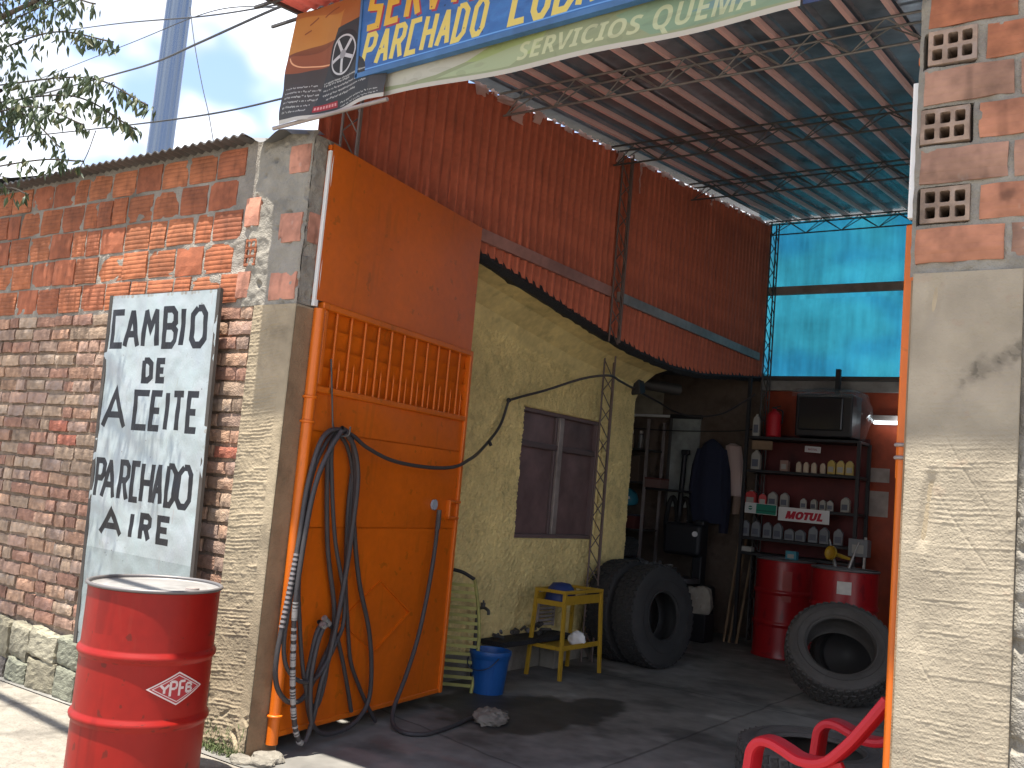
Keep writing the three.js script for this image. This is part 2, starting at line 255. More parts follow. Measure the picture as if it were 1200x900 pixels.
// ------------------------------------------------------------------ the ground
{
  seed = 5;
  T.street = tex(1024, 3.1, (u, v) => { const a = tf(u, v, 4, 6, 111), b = tf(u, v, 60, 3, 112), c = smooth(0.56, 0.7, tf(u, v, 11, 5, 113)); const k = 0.66 + 0.5 * (a - 0.5) + 0.28 * (b - 0.5) - 0.2 * c; return [k, k * 0.975, k * 0.93]; }, true);
  T.streetB = tex(1024, 1.9, (u, v) => 0.6 * tf(u, v, 9, 6, 115) + 0.4 * tf(u, v, 80, 3, 116), false);
  const g = new THREE.PlaneGeometry(700, 700, 2, 2); g.rotateX(-Math.PI / 2);
  structure('ground', 'pale worn concrete pavement in front of the wall and gateway', uvm(g), M([0.35, 0.325, 0.285], 0.93, { map: T.street, bumpMap: T.streetB, bumpScale: 0.03 }));
  // garage floor: dark oily concrete with joints and one wet patch by the bucket
  const FX = 10.5, FZ = 7.5, ox = -8.6, oz = -10.8; const wet = (x, z) => {
    const d = Math.min(Math.hypot((x + 3.52) / 0.42, (z + 5.45) / 0.62), Math.hypot((x + 3.9) / 0.3, (z + 5.45) / 0.35), Math.hypot((x + 3.35) / 0.22, (z + 5.95) / 0.4));
    return smooth(1.12, 0.86, d + 0.55 * fbm3(x * 5, z * 5, 3.1, 4));
  };
  const joint = (x, z) => Math.max(smooth(0.014, 0.004, Math.abs(z + 4.45 - 0.25 * (x + 3) + 0.02 * n3(x * 5, 2, 1))), smooth(0.012, 0.004, Math.abs(x + 2.55 + 0.02 * n3(z * 4, 2, 5))), smooth(0.012, 0.004, Math.abs(z + 7.2 + 0.02 * n3(x * 4, 8, 5))));
  const F = (fn, srgb) => { const t = tex(1050, null, (u, v) => fn(ox + u * FX, oz + (1 - v) * FZ), srgb, 750); t.wrapS = t.wrapT = THREE.ClampToEdgeWrapping; return t; };
  const fcol = F((x, z) => {
    const a = fbm3(x * 0.9, z * 0.9, 1.7, 6), b = fbm3(x * 7, z * 7, 4.4, 4); let k = 0.5 + 0.5 * a + 0.28 * b;
    const oil = smooth(0.10, 0.34, fbm3(x * 1.6 + 4, z * 1.6, 8.8, 5)); k *= 1 - 0.45 * oil; k *= 1 - 0.72 * wet(x, z); k *= 1 - 0.5 * joint(x, z);
    const pale = smooth(0.22, 0.4, fbm3(x * 2.1 + 9, z * 2.1, 6.1, 5)); k += 0.22 * pale * (1 - wet(x, z));
    return [k, k * 0.985, k * 0.95];
  }, true);
  const frough = F((x, z) => mix(0.86 + 0.2 * fbm3(x * 3, z * 3, 1, 4), 0.62, wet(x, z)), false);
  const fb = F((x, z) => 0.55 + 0.4 * fbm3(x * 6, z * 6, 2.2, 5) - 0.35 * joint(x, z), false);
  const fg = new THREE.PlaneGeometry(FX, FZ, 1, 1); fg.rotateX(-Math.PI / 2); fg.translate(ox + FX / 2, 0.006, oz + FZ / 2);
  structure('garage_floor', 'dark oily concrete floor of the workshop with a wet patch', fg, new THREE.MeshStandardMaterial({ color: col(0.36, 0.35, 0.33), map: fcol, roughness: 1, roughnessMap: frough, bumpMap: fb, bumpScale: 0.008 }));
}

// ------------------------------------------------------------------ left boundary wall
const ZF = -3.4;
{
  const wall = thing('brick_wall', 'long wall of orange hollow bricks above old small bricks, dappled by tree shade', 'wall');
  seed = 7;
  const mg = relief(5.45, 0.96, 300, 70, (x, y) => (x > 5.33 && x < 5.44 && y > 0.23 && y < 0.39 ? -0.12 : 0.010 * fbm3(x * 14, y * 20, 2, 4) - 0.010 + 0.009 * Math.max(0, n3(x * 9, y * 9, 5)))); xf(mg, [-9.6, 2.29, ZF]);
  const mo = relief(5.5, 2.02, 340, 160, (x, y) => 0.006 * fbm3(x * 14, y * 14, 8, 4) - 0.020 + 0.008 * Math.max(0, n3(x * 9, y * 9, 1))); xf(mo, [-9.6, 0.28, ZF]);
  part(wall, 'upper_mortar', [mg, span(-9.6, -4.30, 2.29, 3.235, -3.58, -3.43), span(-4.3, -4.15, 2.29, 3.235, -3.6, -3.53)], mat.mortarGrey);
  part(wall, 'lower_mortar', [mo, span(-9.6, -4.1, 0.28, 2.288, -3.58, -3.43)], mat.mortarOld);
  // hollow bricks, laid on edge
  const tint = [[0.54, 0.178, 0.074], [0.51, 0.163, 0.066], [0.57, 0.195, 0.084], [0.48, 0.15, 0.062], [0.53, 0.175, 0.076], [0.44, 0.14, 0.064]].map((c) => M(c, 0.85, { map: T.hollow, bumpMap: T.grooves, bumpScale: 0.006 }));
  const plain = M([0.48, 0.148, 0.068], 0.85, { map: T.hollow, bumpMap: T.grain, bumpScale: 0.002 });
  const vb = []; for (let k = 0; k < 6; k++) vb.push(roughBrick(0.25, 0.168, 0.03, 0.0025, 0.005, 4, 3));
  const far = [];
  for (let r = 0; r < 5; r++) {
    const y = 2.322 + 0.084 + r * 0.1825, off = [0.0, 0.13, 0.05, 0.17, 0.09][r]; let x = -4.30 - off * 0.6;
    while (x > -9.5) {
      const w = rnd() < 0.12 ? 0.15 : 0.25, sx = w / 0.25 * rr(0.97, 1.0);
      const g = vb[Math.floor(rnd() * 6)];
      if (x - w / 2 > -7.35) { const b = part(wall, 'brick', g, rnd() < 0.22 ? plain : tint[Math.floor(rnd() * 6)]); b.position.set(x - w / 2, y + rr(-0.004, 0.004), ZF + rr(-0.004, 0.006)); b.scale.set(sx, r === 4 ? 0.97 : rr(0.97, 1.02), 1); b.rotation.z = rr(-0.012, 0.012); }
      else { const c = g.clone(); c.scale(sx, 1, 1); c.translate(x - w / 2, y, ZF); far.push(c); }
      x -= w + rr(0.008, 0.015);
    }
  }
  // brick end with cells next to the pillar
  { const b = part(wall, 'hollow_brick', hollowEnd(0.09, 0.15, 0.12, 2, 3, 0.013), tint[3]); b.position.set(-4.215, 2.60, ZF + 0.008); }
  // old solid bricks
  const ot = [[0.64, 0.37, 0.245], [0.68, 0.42, 0.275], [0.62, 0.44, 0.31], [0.68, 0.48, 0.335], [0.58, 0.31, 0.215], [0.62, 0.39, 0.285], [0.56, 0.38, 0.285], [0.62, 0.21, 0.13]].map((c) => M(c, 0.92, { map: T.oldbrick, bumpMap: T.grain, bumpScale: 0.006 }));
  const ob = []; for (let k = 0; k < 9; k++) ob.push(roughBrick(0.205, 0.068, 0.03, 0.0032, 0.0042, 6, 3));
  for (let r = 0; r < 23; r++) {
    const y = 0.375 + 0.032 + r * 0.0845; let x = -4.135 + (r % 2 ? 0.0 : -0.105) + rr(-0.02, 0.02);
    if (r % 2 === 0) { const b = part(wall, 'brick', ob[r % 9], ot[r % 7]); b.position.set(x + 0.055, y, ZF + rr(-0.004, 0.006)); b.scale.x = 0.46; }
    while (x > -9.5) {
      const w = rnd() < 0.16 ? 0.1 : rr(0.19, 0.212), cx = x - w / 2, g = ob[Math.floor(rnd() * 9)];
      const sh = 0.18 * (2.385 - y) / 2.02, behind = cx > -5.22 + sh && cx < -4.5 + sh;
      const m = rnd() < 0.02 ? ot[7] : ot[Math.floor(rnd() * 7)];
      if (cx > -7.05 && !behind) { const b = part(wall, 'brick', g, m); b.position.set(cx, y + rr(-0.004, 0.004), ZF + rr(-0.006, 0.007)); b.scale.set(w / 0.2, rr(0.9, 1.1), 1); b.rotation.set(rr(-0.03, 0.03), rr(-0.02, 0.02), rr(-0.02, 0.02)); }
      else { const c = g.clone(); c.scale(w / 0.2, 1, 1); c.translate(cx, y, ZF); far.push(c); }
      x -= w + rr(0.012, 0.024);
    }
  }
  const st = part(wall, 'further_bricks', far, ot[1]); st.userData.kind = 'stuff';

  // rubble plinth
  const base = thing('stone_plinth', 'low rough plinth of grey green field stones under the brick wall', 'plinth');
  part(base, 'mortar', [span(-9.6, -4.12, -0.05, 0.325, -3.6, -3.375)], mat.mortarOld);
  const stm = [[0.36, 0.33, 0.24], [0.28, 0.26, 0.21], [0.44, 0.41, 0.31], [0.34, 0.35, 0.27], [0.24, 0.21, 0.19]].map((c) => M(c, 0.9, { map: T.plaster, bumpMap: T.grain, bumpScale: 0.008 }));
  const fs = [];
  let x = -4.16; while (x > -9.4) { const w = rr(0.15, 0.36), h = rr(0.13, 0.22); const up = roughBrick(w, 0.35 - h, 0.07, 0.0055, 0.008, 9, 8), lo = roughBrick(w * rr(0.8, 1.12), h, 0.08, 0.0055, 0.009, 9, 8);
    xf(up, [x - w / 2, h + (0.345 - h) / 2, -3.345 + rr(-0.015, 0.015)], [rr(-0.06, 0.06), rr(-0.06, 0.06), rr(-0.10, 0.10)]); xf(lo, [x - w / 2 + rr(-0.03, 0.03), h / 2 - 0.005, -3.33 + rr(-0.015, 0.015)], [rr(-0.06, 0.06), rr(-0.06, 0.06), rr(-0.13, 0.13)]);
    if (x > -7) { part(base, 'stone', up, stm[Math.floor(rnd() * 5)]); part(base, 'stone', lo, stm[Math.floor(rnd() * 5)]); } else fs.push(up, lo); x -= w + 0.004; }
  part(base, 'further_stones', fs, stm[0]).userData.kind = 'stuff';

  // corrugated sheet capping
  const cap = thing('wall_capping', 'grey corrugated sheet capping along the top of the brick wall', 'roof sheet');
  const wave = (x) => 0.009 * Math.sin(x / 0.072 * 2 * Math.PI); const pos = [], N = 740, x0 = -9.6, x1 = -4.28; const row = (x, z, dy) => [x, 3.248 + wave(x) + dy - (z + 3.32) * -0.05 + 0.012 * n3(x * 0.8, 1, 2), z];
  for (let i = 0; i < N; i++) { const a = x0 + (x1 - x0) * i / N, b = x0 + (x1 - x0) * (i + 1) / N; const q = (p, r, s, t) => pos.push(...p, ...r, ...s, ...p, ...s, ...t);
    for (const [d, f] of [[0.004, 1], [-0.004, -1]]) q(row(a, -3.31, d), row(b, -3.31, d), row(b, -4.3, d), row(a, -4.3, d)); q(row(a, -3.31, -0.004), row(b, -3.31, -0.004), row(b, -3.31, 0.004), row(a, -3.31, 0.004)); }
  const cg = new THREE.BufferGeometry(); cg.setAttribute('position', new THREE.Float32BufferAttribute(pos, 3)); cg.computeVertexNormals();
  part(cap, 'sheet', uvm(cg), M([0.16, 0.15, 0.145], 0.6, { map: T.mottle, metalness: 0.3 }));
  const bent = new THREE.PlaneGeometry(0.36, 0.22, 10, 2); { const p = bent.attributes.position; for (let i = 0; i < p.count; i++) p.setZ(i, 0.035 * Math.sin(p.getX(i) * 16) + 0.02 * p.getX(i)); bent.computeVertexNormals(); }
  xf(bent, [-4.05, 3.245, -3.42], [-1.25, 0.15, -0.12]); part(cap, 'bent_flap', uvm(bent), M([0.16, 0.16, 0.16], 0.6, { metalness: 0.3 }));
}

// ------------------------------------------------------------------ gate pillars
const frac = (x) => x - Math.floor(x);
const scored = (x, y, o) => {                                 // combed render: level ridges, slanting scratches, lumps
  const yy = y - (o > 20 ? 0.02 : 0.10) * x + 0.010 * n3(x * 4, y * 3, o) + 0.004 * n3(x * 22, y * 22, o + 2);
  const u = yy * (o > 20 ? 66 : 54), row = Math.floor(u), a = 1 - Math.abs(2 * (u - row) - 1);
  const amp = clamp(0.35 + 1.1 * n3(row * 0.73, x * 3.5, o + 9) + 0.5 * n3(row * 1.9, x * 9, o + 4));
  const sc = smooth(0.045, 0.0, Math.abs(frac((x * 0.85 + y * 0.55) * 9 + 0.25 * n3(x * 3, y * 2, o + 1)) - 0.5)) * smooth(0.12, 0.35, n3(x * 3.4, y * 2.4, o + 7));
  const lump = Math.max(0, fbm3(x * 17, y * 24, o + 5, 4) - 0.05);
  return 0.0042 * a * a * amp + 0.008 * lump + 0.0022 * fbm3(x * 55, y * 75, o + 2, 3) - 0.0035 * sc;
};
const rough = (x, y, o) => 0.016 * fbm3(x * 9, y * 9, o, 5) + 0.010 * Math.max(0, n3(x * 20, y * 20, o + 4)) - 0.016 * smooth(0.35, 0.6, n3(x * 13, y * 13, o + 8));
const edge = (x, w, r) => { const d = Math.min(x, w - x); return d < r ? -0.5 * r * (1 - d / r) ** 2 : 0; };
const pinkBrick = M([0.66, 0.30, 0.20], 0.85, { map: T.hollow, bumpMap: T.grain, bumpScale: 0.002 });
{
  seed = 17;
  const p = thing('gate_pillar', 'left gate pillar, combed tan render below and rough grey mortar with bricks above', 'pillar');
  const foot = (y) => y < 0.25 ? 0.012 * (0.25 - y) / 0.25 : 0;
  const f1 = relief(0.33, 2.3, 110, 640, (x, y) => { const k = x > 0.265 ? 0.15 : 1; return 0.004 + k * scored(x, y, 3) + (1 - k) * 0.001 * fbm3(x * 20, y * 20, 1, 3) + edge(x, 0.33, 0.01) + (y < 0.3 ? rough(x, y, 5) * smooth(0.3, 0.1, y) : 0) + foot(y); }); xf(f1, [-4.135, 0, ZF + 0.006]);
  part(p, 'render', [f1, span(-4.14, -3.808, 0, 2.3, -3.6, ZF)], mat.pillar);
  const f2 = relief(0.435, 0.95, 150, 300, (x, y) => 0.006 + rough(x, y, 13) + edge(x, 0.435, 0.02) + (y > 0.88 ? -0.02 * (y - 0.88) / 0.07 : 0)); xf(f2, [-4.255, 2.3, ZF - 0.004]);
  part(p, 'mortar', [f2, span(-4.255, -3.825, 2.3, 3.225, -3.6, ZF - 0.02)], mat.concrete);
  const rv = relief(0.19, 2.29, 40, 300, (x, y) => 0.004 + 0.004 * fbm3(x * 9, y * 6, 3, 4)); xf(rv, [-3.81, 0, ZF], [0, Math.PI / 2, 0]);
  part(p, 'reveal', rv, mat.reveal);
  const rv2 = relief(0.18, 0.9, 40, 150, (x, y) => 0.006 + rough(x, y, 23)); xf(rv2, [-3.825, 2.31, ZF - 0.01], [0, Math.PI / 2, 0]); part(p, 'upper_reveal', rv2, mat.concrete);
  for (const [x, y, w, h] of [[-3.905, 3.09, 0.155, 0.155], [-3.92, 2.715, 0.17, 0.16], [-3.93, 2.40, 0.2, 0.15], [-4.24, 2.83, 0.12, 0.16], [-4.25, 2.42, 0.11, 0.15]]) { const b = part(p, 'brick', roughBrick(w, h, 0.03, 0.002, 0.005), pinkBrick); b.position.set(x, y, ZF + 0.012); }
  const b1 = part(p, 'side_brick', roughBrick(0.15, 0.16, 0.03, 0.002, 0.005), pinkBrick); b1.position.set(-3.806, 2.72, -3.5); b1.rotation.y = Math.PI / 2;
  // broken mortar at the foot of the pillar
  const k = thing('broken_threshold', 'broken lump of mortar at the foot of the left gate pillar', 'rubble');
  for (const [x, z, s] of [[-3.72, -3.47, 0.07], [-3.68, -3.4, 0.05], [-3.79, -3.36, 0.05]]) { const g = new THREE.IcosahedronGeometry(s, 3), q = g.attributes.position; for (let i = 0; i < q.count; i++) { const a = q.getX(i), b = q.getY(i), c = q.getZ(i), n = 1 + 0.7 * fbm3(a * 13 + x * 9, b * 13, c * 13, 3); q.setXYZ(i, a * n * 1.3, b * n * 0.55, c * n); } g.computeVertexNormals(); part(k, 'lump', xf(g, [x, 0.012, z]), mat.concrete); }
}
{
  seed = 23;
  const p = thing('gate_pillar', 'right gate pillar, hollow bricks above a panel of combed tan render', 'pillar');
  const f1 = relief(0.335, 2.29, 130, 720, (x, y) => { const k = x < 0.07 ? 0.2 : 0.5, up = smooth(1.75, 2.05, y); return 0.004 + k * mix(scored(x, y, 31), 0.5 * scored(x, y, 31), up) + edge(x, 0.335, 0.008) - 0.012 * smooth(0.03, 0, Math.abs(x - 0.075 - 0.02 * n3(1, y * 4, 2))) * smooth(0.05, 0.3, n3(3, y * 3, 7)) - 0.006 * smooth(0.16, 0.02, Math.abs((y - 1.98) - 0.75 * (x - 0.2)) + 0.08 * fbm3(x * 20, y * 20, 3, 3)) * smooth(0.08, 0.16, x); });
  xf(f1, [-0.773, 0, ZF + 0.006]);
  const cem = tex(300, [0.335, 1], (u, v) => { const x = u * 0.335, y = v * 2.29; const k = 0.66 + 0.5 * fbm3(x * 6, y * 6, 3, 5) * 0.6; const d = smooth(0.055, 0.0, Math.abs((y - 1.955) - 0.62 * (x - 0.21)) + 0.05 * fbm3(x * 26, y * 26, 5, 4)) * smooth(0.12, 0.2, x + 0.05 * fbm3(x * 20, y * 20, 1, 3)); const s = smooth(0.02, 0.2, fbm3(x * 30 + y * 14, y * 34, 9, 4)) * 0.35; const q = k * (1 - 0.6 * d * (0.6 + s)) ; const r = smooth(0.25, 0.4, fbm3(x * 13, y * 13, 17, 4)); return [q, q * (0.985 - 0.05 * r), q * (0.95 - 0.06 * r)]; }, true, 2048);
  cem.repeat.set(1 / 0.335, 1 / 2.29); cem.wrapS = cem.wrapT = THREE.ClampToEdgeWrapping;
  const cemM = M([0.49, 0.425, 0.325], 0.92, { map: cem, bumpMap: T.grain, bumpScale: 0.003 });
  part(p, 'render', [f1], cemM); part(p, 'core', [span(-0.771, -0.44, 0, 2.285, -3.6, ZF)], mat.pillar);
  const f2 = relief(1.6, 2.29, 420, 560, (x, y) => 0.004 + rough(x, y, 41) * 0.75 + (x < 0.05 ? -0.02 * (1 - x / 0.05) : 0)); xf(f2, [-0.45, 0, ZF - 0.006]);
  part(p, 'rough_render', [f2, span(-0.44, 1.15, 0, 2.285, -3.6, ZF - 0.03)], mat.concrete);
  const f3 = relief(1.96, 1.75, 480, 430, (x, y) => { const r = Math.round((y - 0.1) / 0.1395), dy = Math.abs(y - 0.1 - r * 0.1395); if (r % 2 === 1 && x > 0.018 && x < 0.182 && dy < 0.064) return -0.14; return 0.000 + 0.014 * fbm3(x * 11, y * 14, 3, 4) + 0.010 * Math.max(0, n3(x * 17, y * 17, 9)) + (x < 0.03 ? -0.02 * (1 - x / 0.03) : 0); }); xf(f3, [-0.79, 2.285, ZF]);
  part(p, 'mortar', [f3, span(-0.59, 1.15, 2.285, 4.03, -3.6, ZF - 0.03), span(-0.782, -0.59, 2.285, 4.03, -3.6, ZF - 0.145)], mat.concrete);
  const tint = [[0.66, 0.25, 0.125], [0.62, 0.225, 0.11], [0.60, 0.26, 0.15], [0.50, 0.28, 0.19]].map((c) => M(c, 0.85, { map: T.hollow, bumpMap: T.grooves, bumpScale: 0.0022 }));
  const endm = M([0.50, 0.36, 0.27], 0.9, { map: T.oldbrick, bumpMap: T.grain, bumpScale: 0.003 });
  for (let r = 0; r < 12; r++) {
    const y = 2.385 + r * 0.1395; let x = -0.765 + rr(-0.008, 0.008);
    if (r % 2 === 1) { const b = part(p, 'hollow_brick', hollowEnd(0.155, 0.122, 0.13, 3, 2), endm); b.position.set(x + 0.08, y + rr(-0.003, 0.003), ZF + 0.012); b.rotation.z = 0.01; x += 0.185; }
    while (x < 1.1) { const w = rr(0.272, 0.285); const b = part(p, 'brick', roughBrick(w, 0.122, 0.04, 0.003, 0.005, 5, 3), tint[Math.floor(rnd() * 4)]); b.position.set(x + w / 2, y + rr(-0.003, 0.003), ZF + rr(0.008, 0.014)); b.rotation.z = rr(-0.008, 0.012); x += w + rr(0.014, 0.022); }
  }
}
for (const [x, y0, y1, z, lab] of [[-0.80, 2.50, 2.99, -3.45, 'narrow white batten on the inner edge of the right gate pillar'], [-3.797, 2.31, 3.16, -3.512, 'narrow white batten standing above the orange gate hinge']])
  solo('jamb_batten', lab, 'batten', [rspan(x - 0.011, x + 0.011, y0, y1, z - 0.014, z + 0.014, 0.003)], mat.whitePaint);

// ------------------------------------------------------------------ shed: roof, side walls, back wall
const EV = [[-3.5, 3.22], [-5.3, 3.045], [-6.2, 2.93], [-7.1, 2.815], [-7.7, 2.765], [-8.3, 2.74], [-9.0, 2.765], [-10.4, 2.94], [-10.9, 3.0]];
const eaveY = (z) => { let i = 0; while (i < EV.length - 2 && z < EV[i + 1][0]) i++; const [a, ya] = EV[i], [b, yb] = EV[i + 1]; const t = clamp((a - z) / (a - b)); return mix(ya, yb, t); };
const roofY = (z) => 4.25 + 0.105 * (-5.2 - z);
{
  const roof = thing('shed_roof', 'sloping sheet metal roof over the workshop carried on pinkish purlins', 'roof');
  const pos = [], nrm = []; const z0 = -3.38, z1 = -10.95, q = (p, r, s, t) => pos.push(...p, ...r, ...s, ...p, ...s, ...t);
  const prof = []; for (let x = -4.13; x < 1.45; x += 0.2) { prof.push([x, 0], [x + 0.14, 0], [x + 0.15, 0.012], [x + 0.19, 0.012]); } 
  for (let i = 0; i + 1 < prof.length; i++) { const [a, ya] = prof[i], [b, yb] = prof[i + 1]; for (const d of [0, 0.003]) q([a, roofY(z0) + ya + d, z0], [b, roofY(z0) + yb + d, z0], [b, roofY(z1) + yb + d, z1], [a, roofY(z1) + ya + d, z1]); }
  const g = new THREE.BufferGeometry(); g.setAttribute('position', new THREE.Float32BufferAttribute(pos, 3)); g.computeVertexNormals();
  part(roof, 'roof_sheet', uvm(g), mat.roof);
  for (let x = -3.85; x < 1.3; x += 0.2265) part(roof, 'purlin', [bar([x, roofY(-3.6) - 0.021, -3.6], [x, roofY(-10.8) - 0.021, -10.8], 0.026, 0.036)], mat.purlin);
  // trusses
  for (const [z, where] of [[-5.3, 'front'], [-6.9, 'second'], [-8.45, 'third'], [-10.62, 'rear']]) {
    const t = thing('roof_truss', `thin lattice truss of steel rods under the purlins, ${where} one of the row`, 'truss', 'lattice trusses under the roof');
    const yt = roofY(z) - 0.056, yb = yt - 0.14;
    for (const zz of [-0.06, 0.06]) part(t, 'chord', [rod([-4.02, yt, z + zz], [1.3, yt, z + zz], 0.008, 6)], where === 'front' ? mat.zinc : mat.steel);
    part(t, 'chord', [rod([-4.02, yb, z], [1.3, yb, z], 0.008, 6)], where === 'front' ? mat.zinc : mat.steel);
    const w = []; let k = 0; for (let x = -4.0; x < 1.2; x += 0.2) { const s = k++ % 2; w.push(rod([x, s ? yt : yb, z + (s ? 0.06 : 0)], [x + 0.2, s ? yb : yt, z + (s ? 0 : 0.06)], 0.005, 5), rod([x, s ? yt : yb, z - (s ? 0.06 : 0)], [x + 0.2, s ? yb : yt, z - (s ? 0 : 0.06)], 0.005, 5)); }
    part(t, 'web', w, where === 'front' ? mat.zinc : mat.steel);
  }
  // corrugated side wall in three sheets
  const bot = eaveY;
  const side = thing('corrugated_side_wall', 'tall side wall of faded red corrugated sheet above the yellow wall', 'wall');
  for (const [a, b, dx] of [[-3.62, -4.56, 0], [-4.54, -7.32, 0.006], [-7.3, -10.72, 0]]) {
    const L = a - b, n = Math.round(L / 0.0125), rows = 3, P = [];
    const pt = (i, j) => { const z = a - L * i / n, y0 = bot(z), y1 = roofY(z) - 0.055; return [-4.05 + dx + 0.020 * Math.sin(z / 0.098 * 2 * Math.PI) + 0.006 * n3(z * 2, j, dx * 100), mix(y0, y1, j / rows), z]; };
    for (let i = 0; i < n; i++) for (let j = 0; j < rows; j++) { P.push(...pt(i, j), ...pt(i + 1, j), ...pt(i + 1, j + 1), ...pt(i, j), ...pt(i + 1, j + 1), ...pt(i, j + 1)); }
    const G = new THREE.BufferGeometry(); G.setAttribute('position', new THREE.Float32BufferAttribute(P, 3)); const ix = clean(G); 
    // smooth normals along the wave
    const N = [], pp = ix.attributes.position; for (let i = 0; i < pp.count; i++) { const z = pp.getZ(i), d = 0.020 * Math.cos(z / 0.098 * 2 * Math.PI) * 2 * Math.PI / 0.098; const v = new THREE.Vector3(1, 0, -d).normalize(); N.push(v.x, v.y, v.z); } ix.setAttribute('normal', new THREE.Float32BufferAttribute(N, 3));
    const uvg = uvm(ix); part(side, 'sheet', uvg, mat.corrugated);
  }
  part(side, 'rail', [bar([-4.022, 3.165, -3.7], [-4.022, 3.165, -7.05], 0.03, 0.085)], M([0.56, 0.27, 0.22], 0.6, { map: T.mottle }));
  part(side, 'rail', [bar([-4.022, 3.155, -7.16], [-4.022, 3.175, -10.5], 0.03, 0.085)], mat.greySteel);
  part(side, 'tie_rod', [rod([-3.99, 4.30, -5.3], [-3.99, 4.80, -10.6], 0.007, 6)], mat.steel);
  // ragged packing strip in the gap under the roof edge
  const rs = []; seed = 31; for (let z = -5.0; z > -10.6; z -= rr(0.05, 0.12)) { if (rnd() < 0.25) continue; const w = rr(0.04, 0.14), h = rr(0.018, 0.05) * (rnd() < 0.1 ? 2 : 1); const g = new THREE.PlaneGeometry(w, h, 4, 3), p = g.attributes.position; for (let i = 0; i < p.count; i++) p.setXYZ(i, p.getX(i) + rr(-0.01, 0.01), p.getY(i) + rr(-0.006, 0.006), rr(-0.008, 0.008)); g.computeVertexNormals(); rs.push(uvm(xf(g, [-4.03 + rr(0, 0.02), roofY(z) - 0.045 - h * 0.5 + rr(-0.008, 0.008), z], [0, Math.PI / 2, 0.1]))); }
  for (const [z, h, w] of [[-5.45, 0.16, 0.10], [-5.3, 0.07, 0.16], [-5.7, 0.10, 0.08], [-6.95, 0.14, 0.035], [-7.0, 0.10, 0.03], [-7.35, 0.3, 0.018], [-8.9, 0.12, 0.02]]) { const g = new THREE.PlaneGeometry(w, h, 3, 8), p = g.attributes.position; for (let i = 0; i < p.count; i++) p.setXYZ(i, p.getX(i) + rr(-0.008, 0.008) + 0.01 * Math.sin(p.getY(i) * 40), p.getY(i), rr(-0.01, 0.01)); g.computeVertexNormals(); rs.push(uvm(xf(g, [-4.0, roofY(z) - 0.05 - h / 2, z], [0, Math.PI / 2 - 0.3, 0]))); }
  solo('packing_strip', 'ragged pale strips of plastic packing hanging along the left roof edge', 'packing', rs, new THREE.MeshPhysicalMaterial({ color: col(0.85, 0.62, 0.56), roughness: 1, transmission: 0.5, thickness: 0, side: THREE.DoubleSide }));
  // unseen right side wall, cut short: open front admits light, rear stays dim
  const rw = thing('unseen_side_wall', 'unseen brick side wall at the rear right, front left open to let light in', 'wall');
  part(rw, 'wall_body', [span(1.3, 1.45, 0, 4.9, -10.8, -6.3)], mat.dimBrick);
}
// back wall
{
  const bw = thing('rear_wall', 'rear wall of the workshop, dim masonry with an oxide red sheet part', 'wall');
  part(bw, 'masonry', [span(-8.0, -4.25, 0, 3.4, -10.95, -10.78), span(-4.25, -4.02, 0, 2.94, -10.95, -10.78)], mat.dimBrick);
  part(bw, 'red_sheet', [span(-4.02, 1.3, 0, 2.9, -10.9, -10.78)], mat.oxide);
  part(bw, 'ledge', [span(-4.05, 1.3, 2.82, 2.93, -10.8, -10.70)], M([0.40, 0.39, 0.37], 0.8, { map: T.mottle }));
  const tp = thing('translucent_screen', 'bright blue translucent sheets closing the top of the rear wall', 'screen');
  const pm = new THREE.MeshPhysicalMaterial({ color: col(0.045, 0.38, 0.50), roughness: 0.6, transmission: 0.9, thickness: 0, ior: 1.4, side: THREE.DoubleSide, map: tex(512, 1.7, (u, v) => { const st = tf(u, v * 0.12, 30, 4, 131), b = tf(u, v, 5, 5, 132), d = tf(u, v, 40, 2, 133); const k = 0.74 + 0.40 * (st - 0.5) + 0.45 * (b - 0.5) + 0.08 * (d - 0.5); return [k * 1.0, k, k]; }, true) });
  const sheet = (x0, x1, y0, y1, z, o) => { const g = relief(x1 - x0, y1 - y0, 90, 10, (x, y) => 0.004 * Math.sin(x / 0.09 * 2 * Math.PI) + 0.004 * n3(x * 3, y * 2, o), o, o); return xf(g, [x0, y0, z]); };
  for (const [x0, x1] of [[-4.22, -2.30], [-2.298, -0.4], [-0.398, 1.3]]) { part(tp, 'upper_sheet', sheet(x0, x1, 4.02, roofY(-10.75) - 0.02, -10.78 + (x0 > -3.5 && x0 < -2.5 ? 0.012 : 0), x0), pm); part(tp, 'lower_sheet', sheet(x0, x1, 2.97, 3.96, -10.78 + (x0 > -3.5 && x0 < -2.5 ? 0.012 : 0), x0 + 5), pm); }
  part(tp, 'cross_rail', [rspan(-4.2, 1.3, 3.93, 4.03, -10.74, -10.70)], mat.greySteel);
  part(tp, 'bottom_rail', [rspan(-4.2, 1.3, 2.935, 2.985, -10.76, -10.69)], mat.steel);
  // low house across the yard behind the translucent sheets
  const hs = thing('neighbour_building', 'pale building standing behind the blue translucent screen', 'building');
  part(hs, 'wall', [span(-14, 8, 0, 3.7, -19.2, -18.9)], mat.dimBrick); part(hs, 'roof', [box(22, 0.12, 4, [-3, 3.9, -20.4], [0.2, 0, 0])], mat.zinc);
}
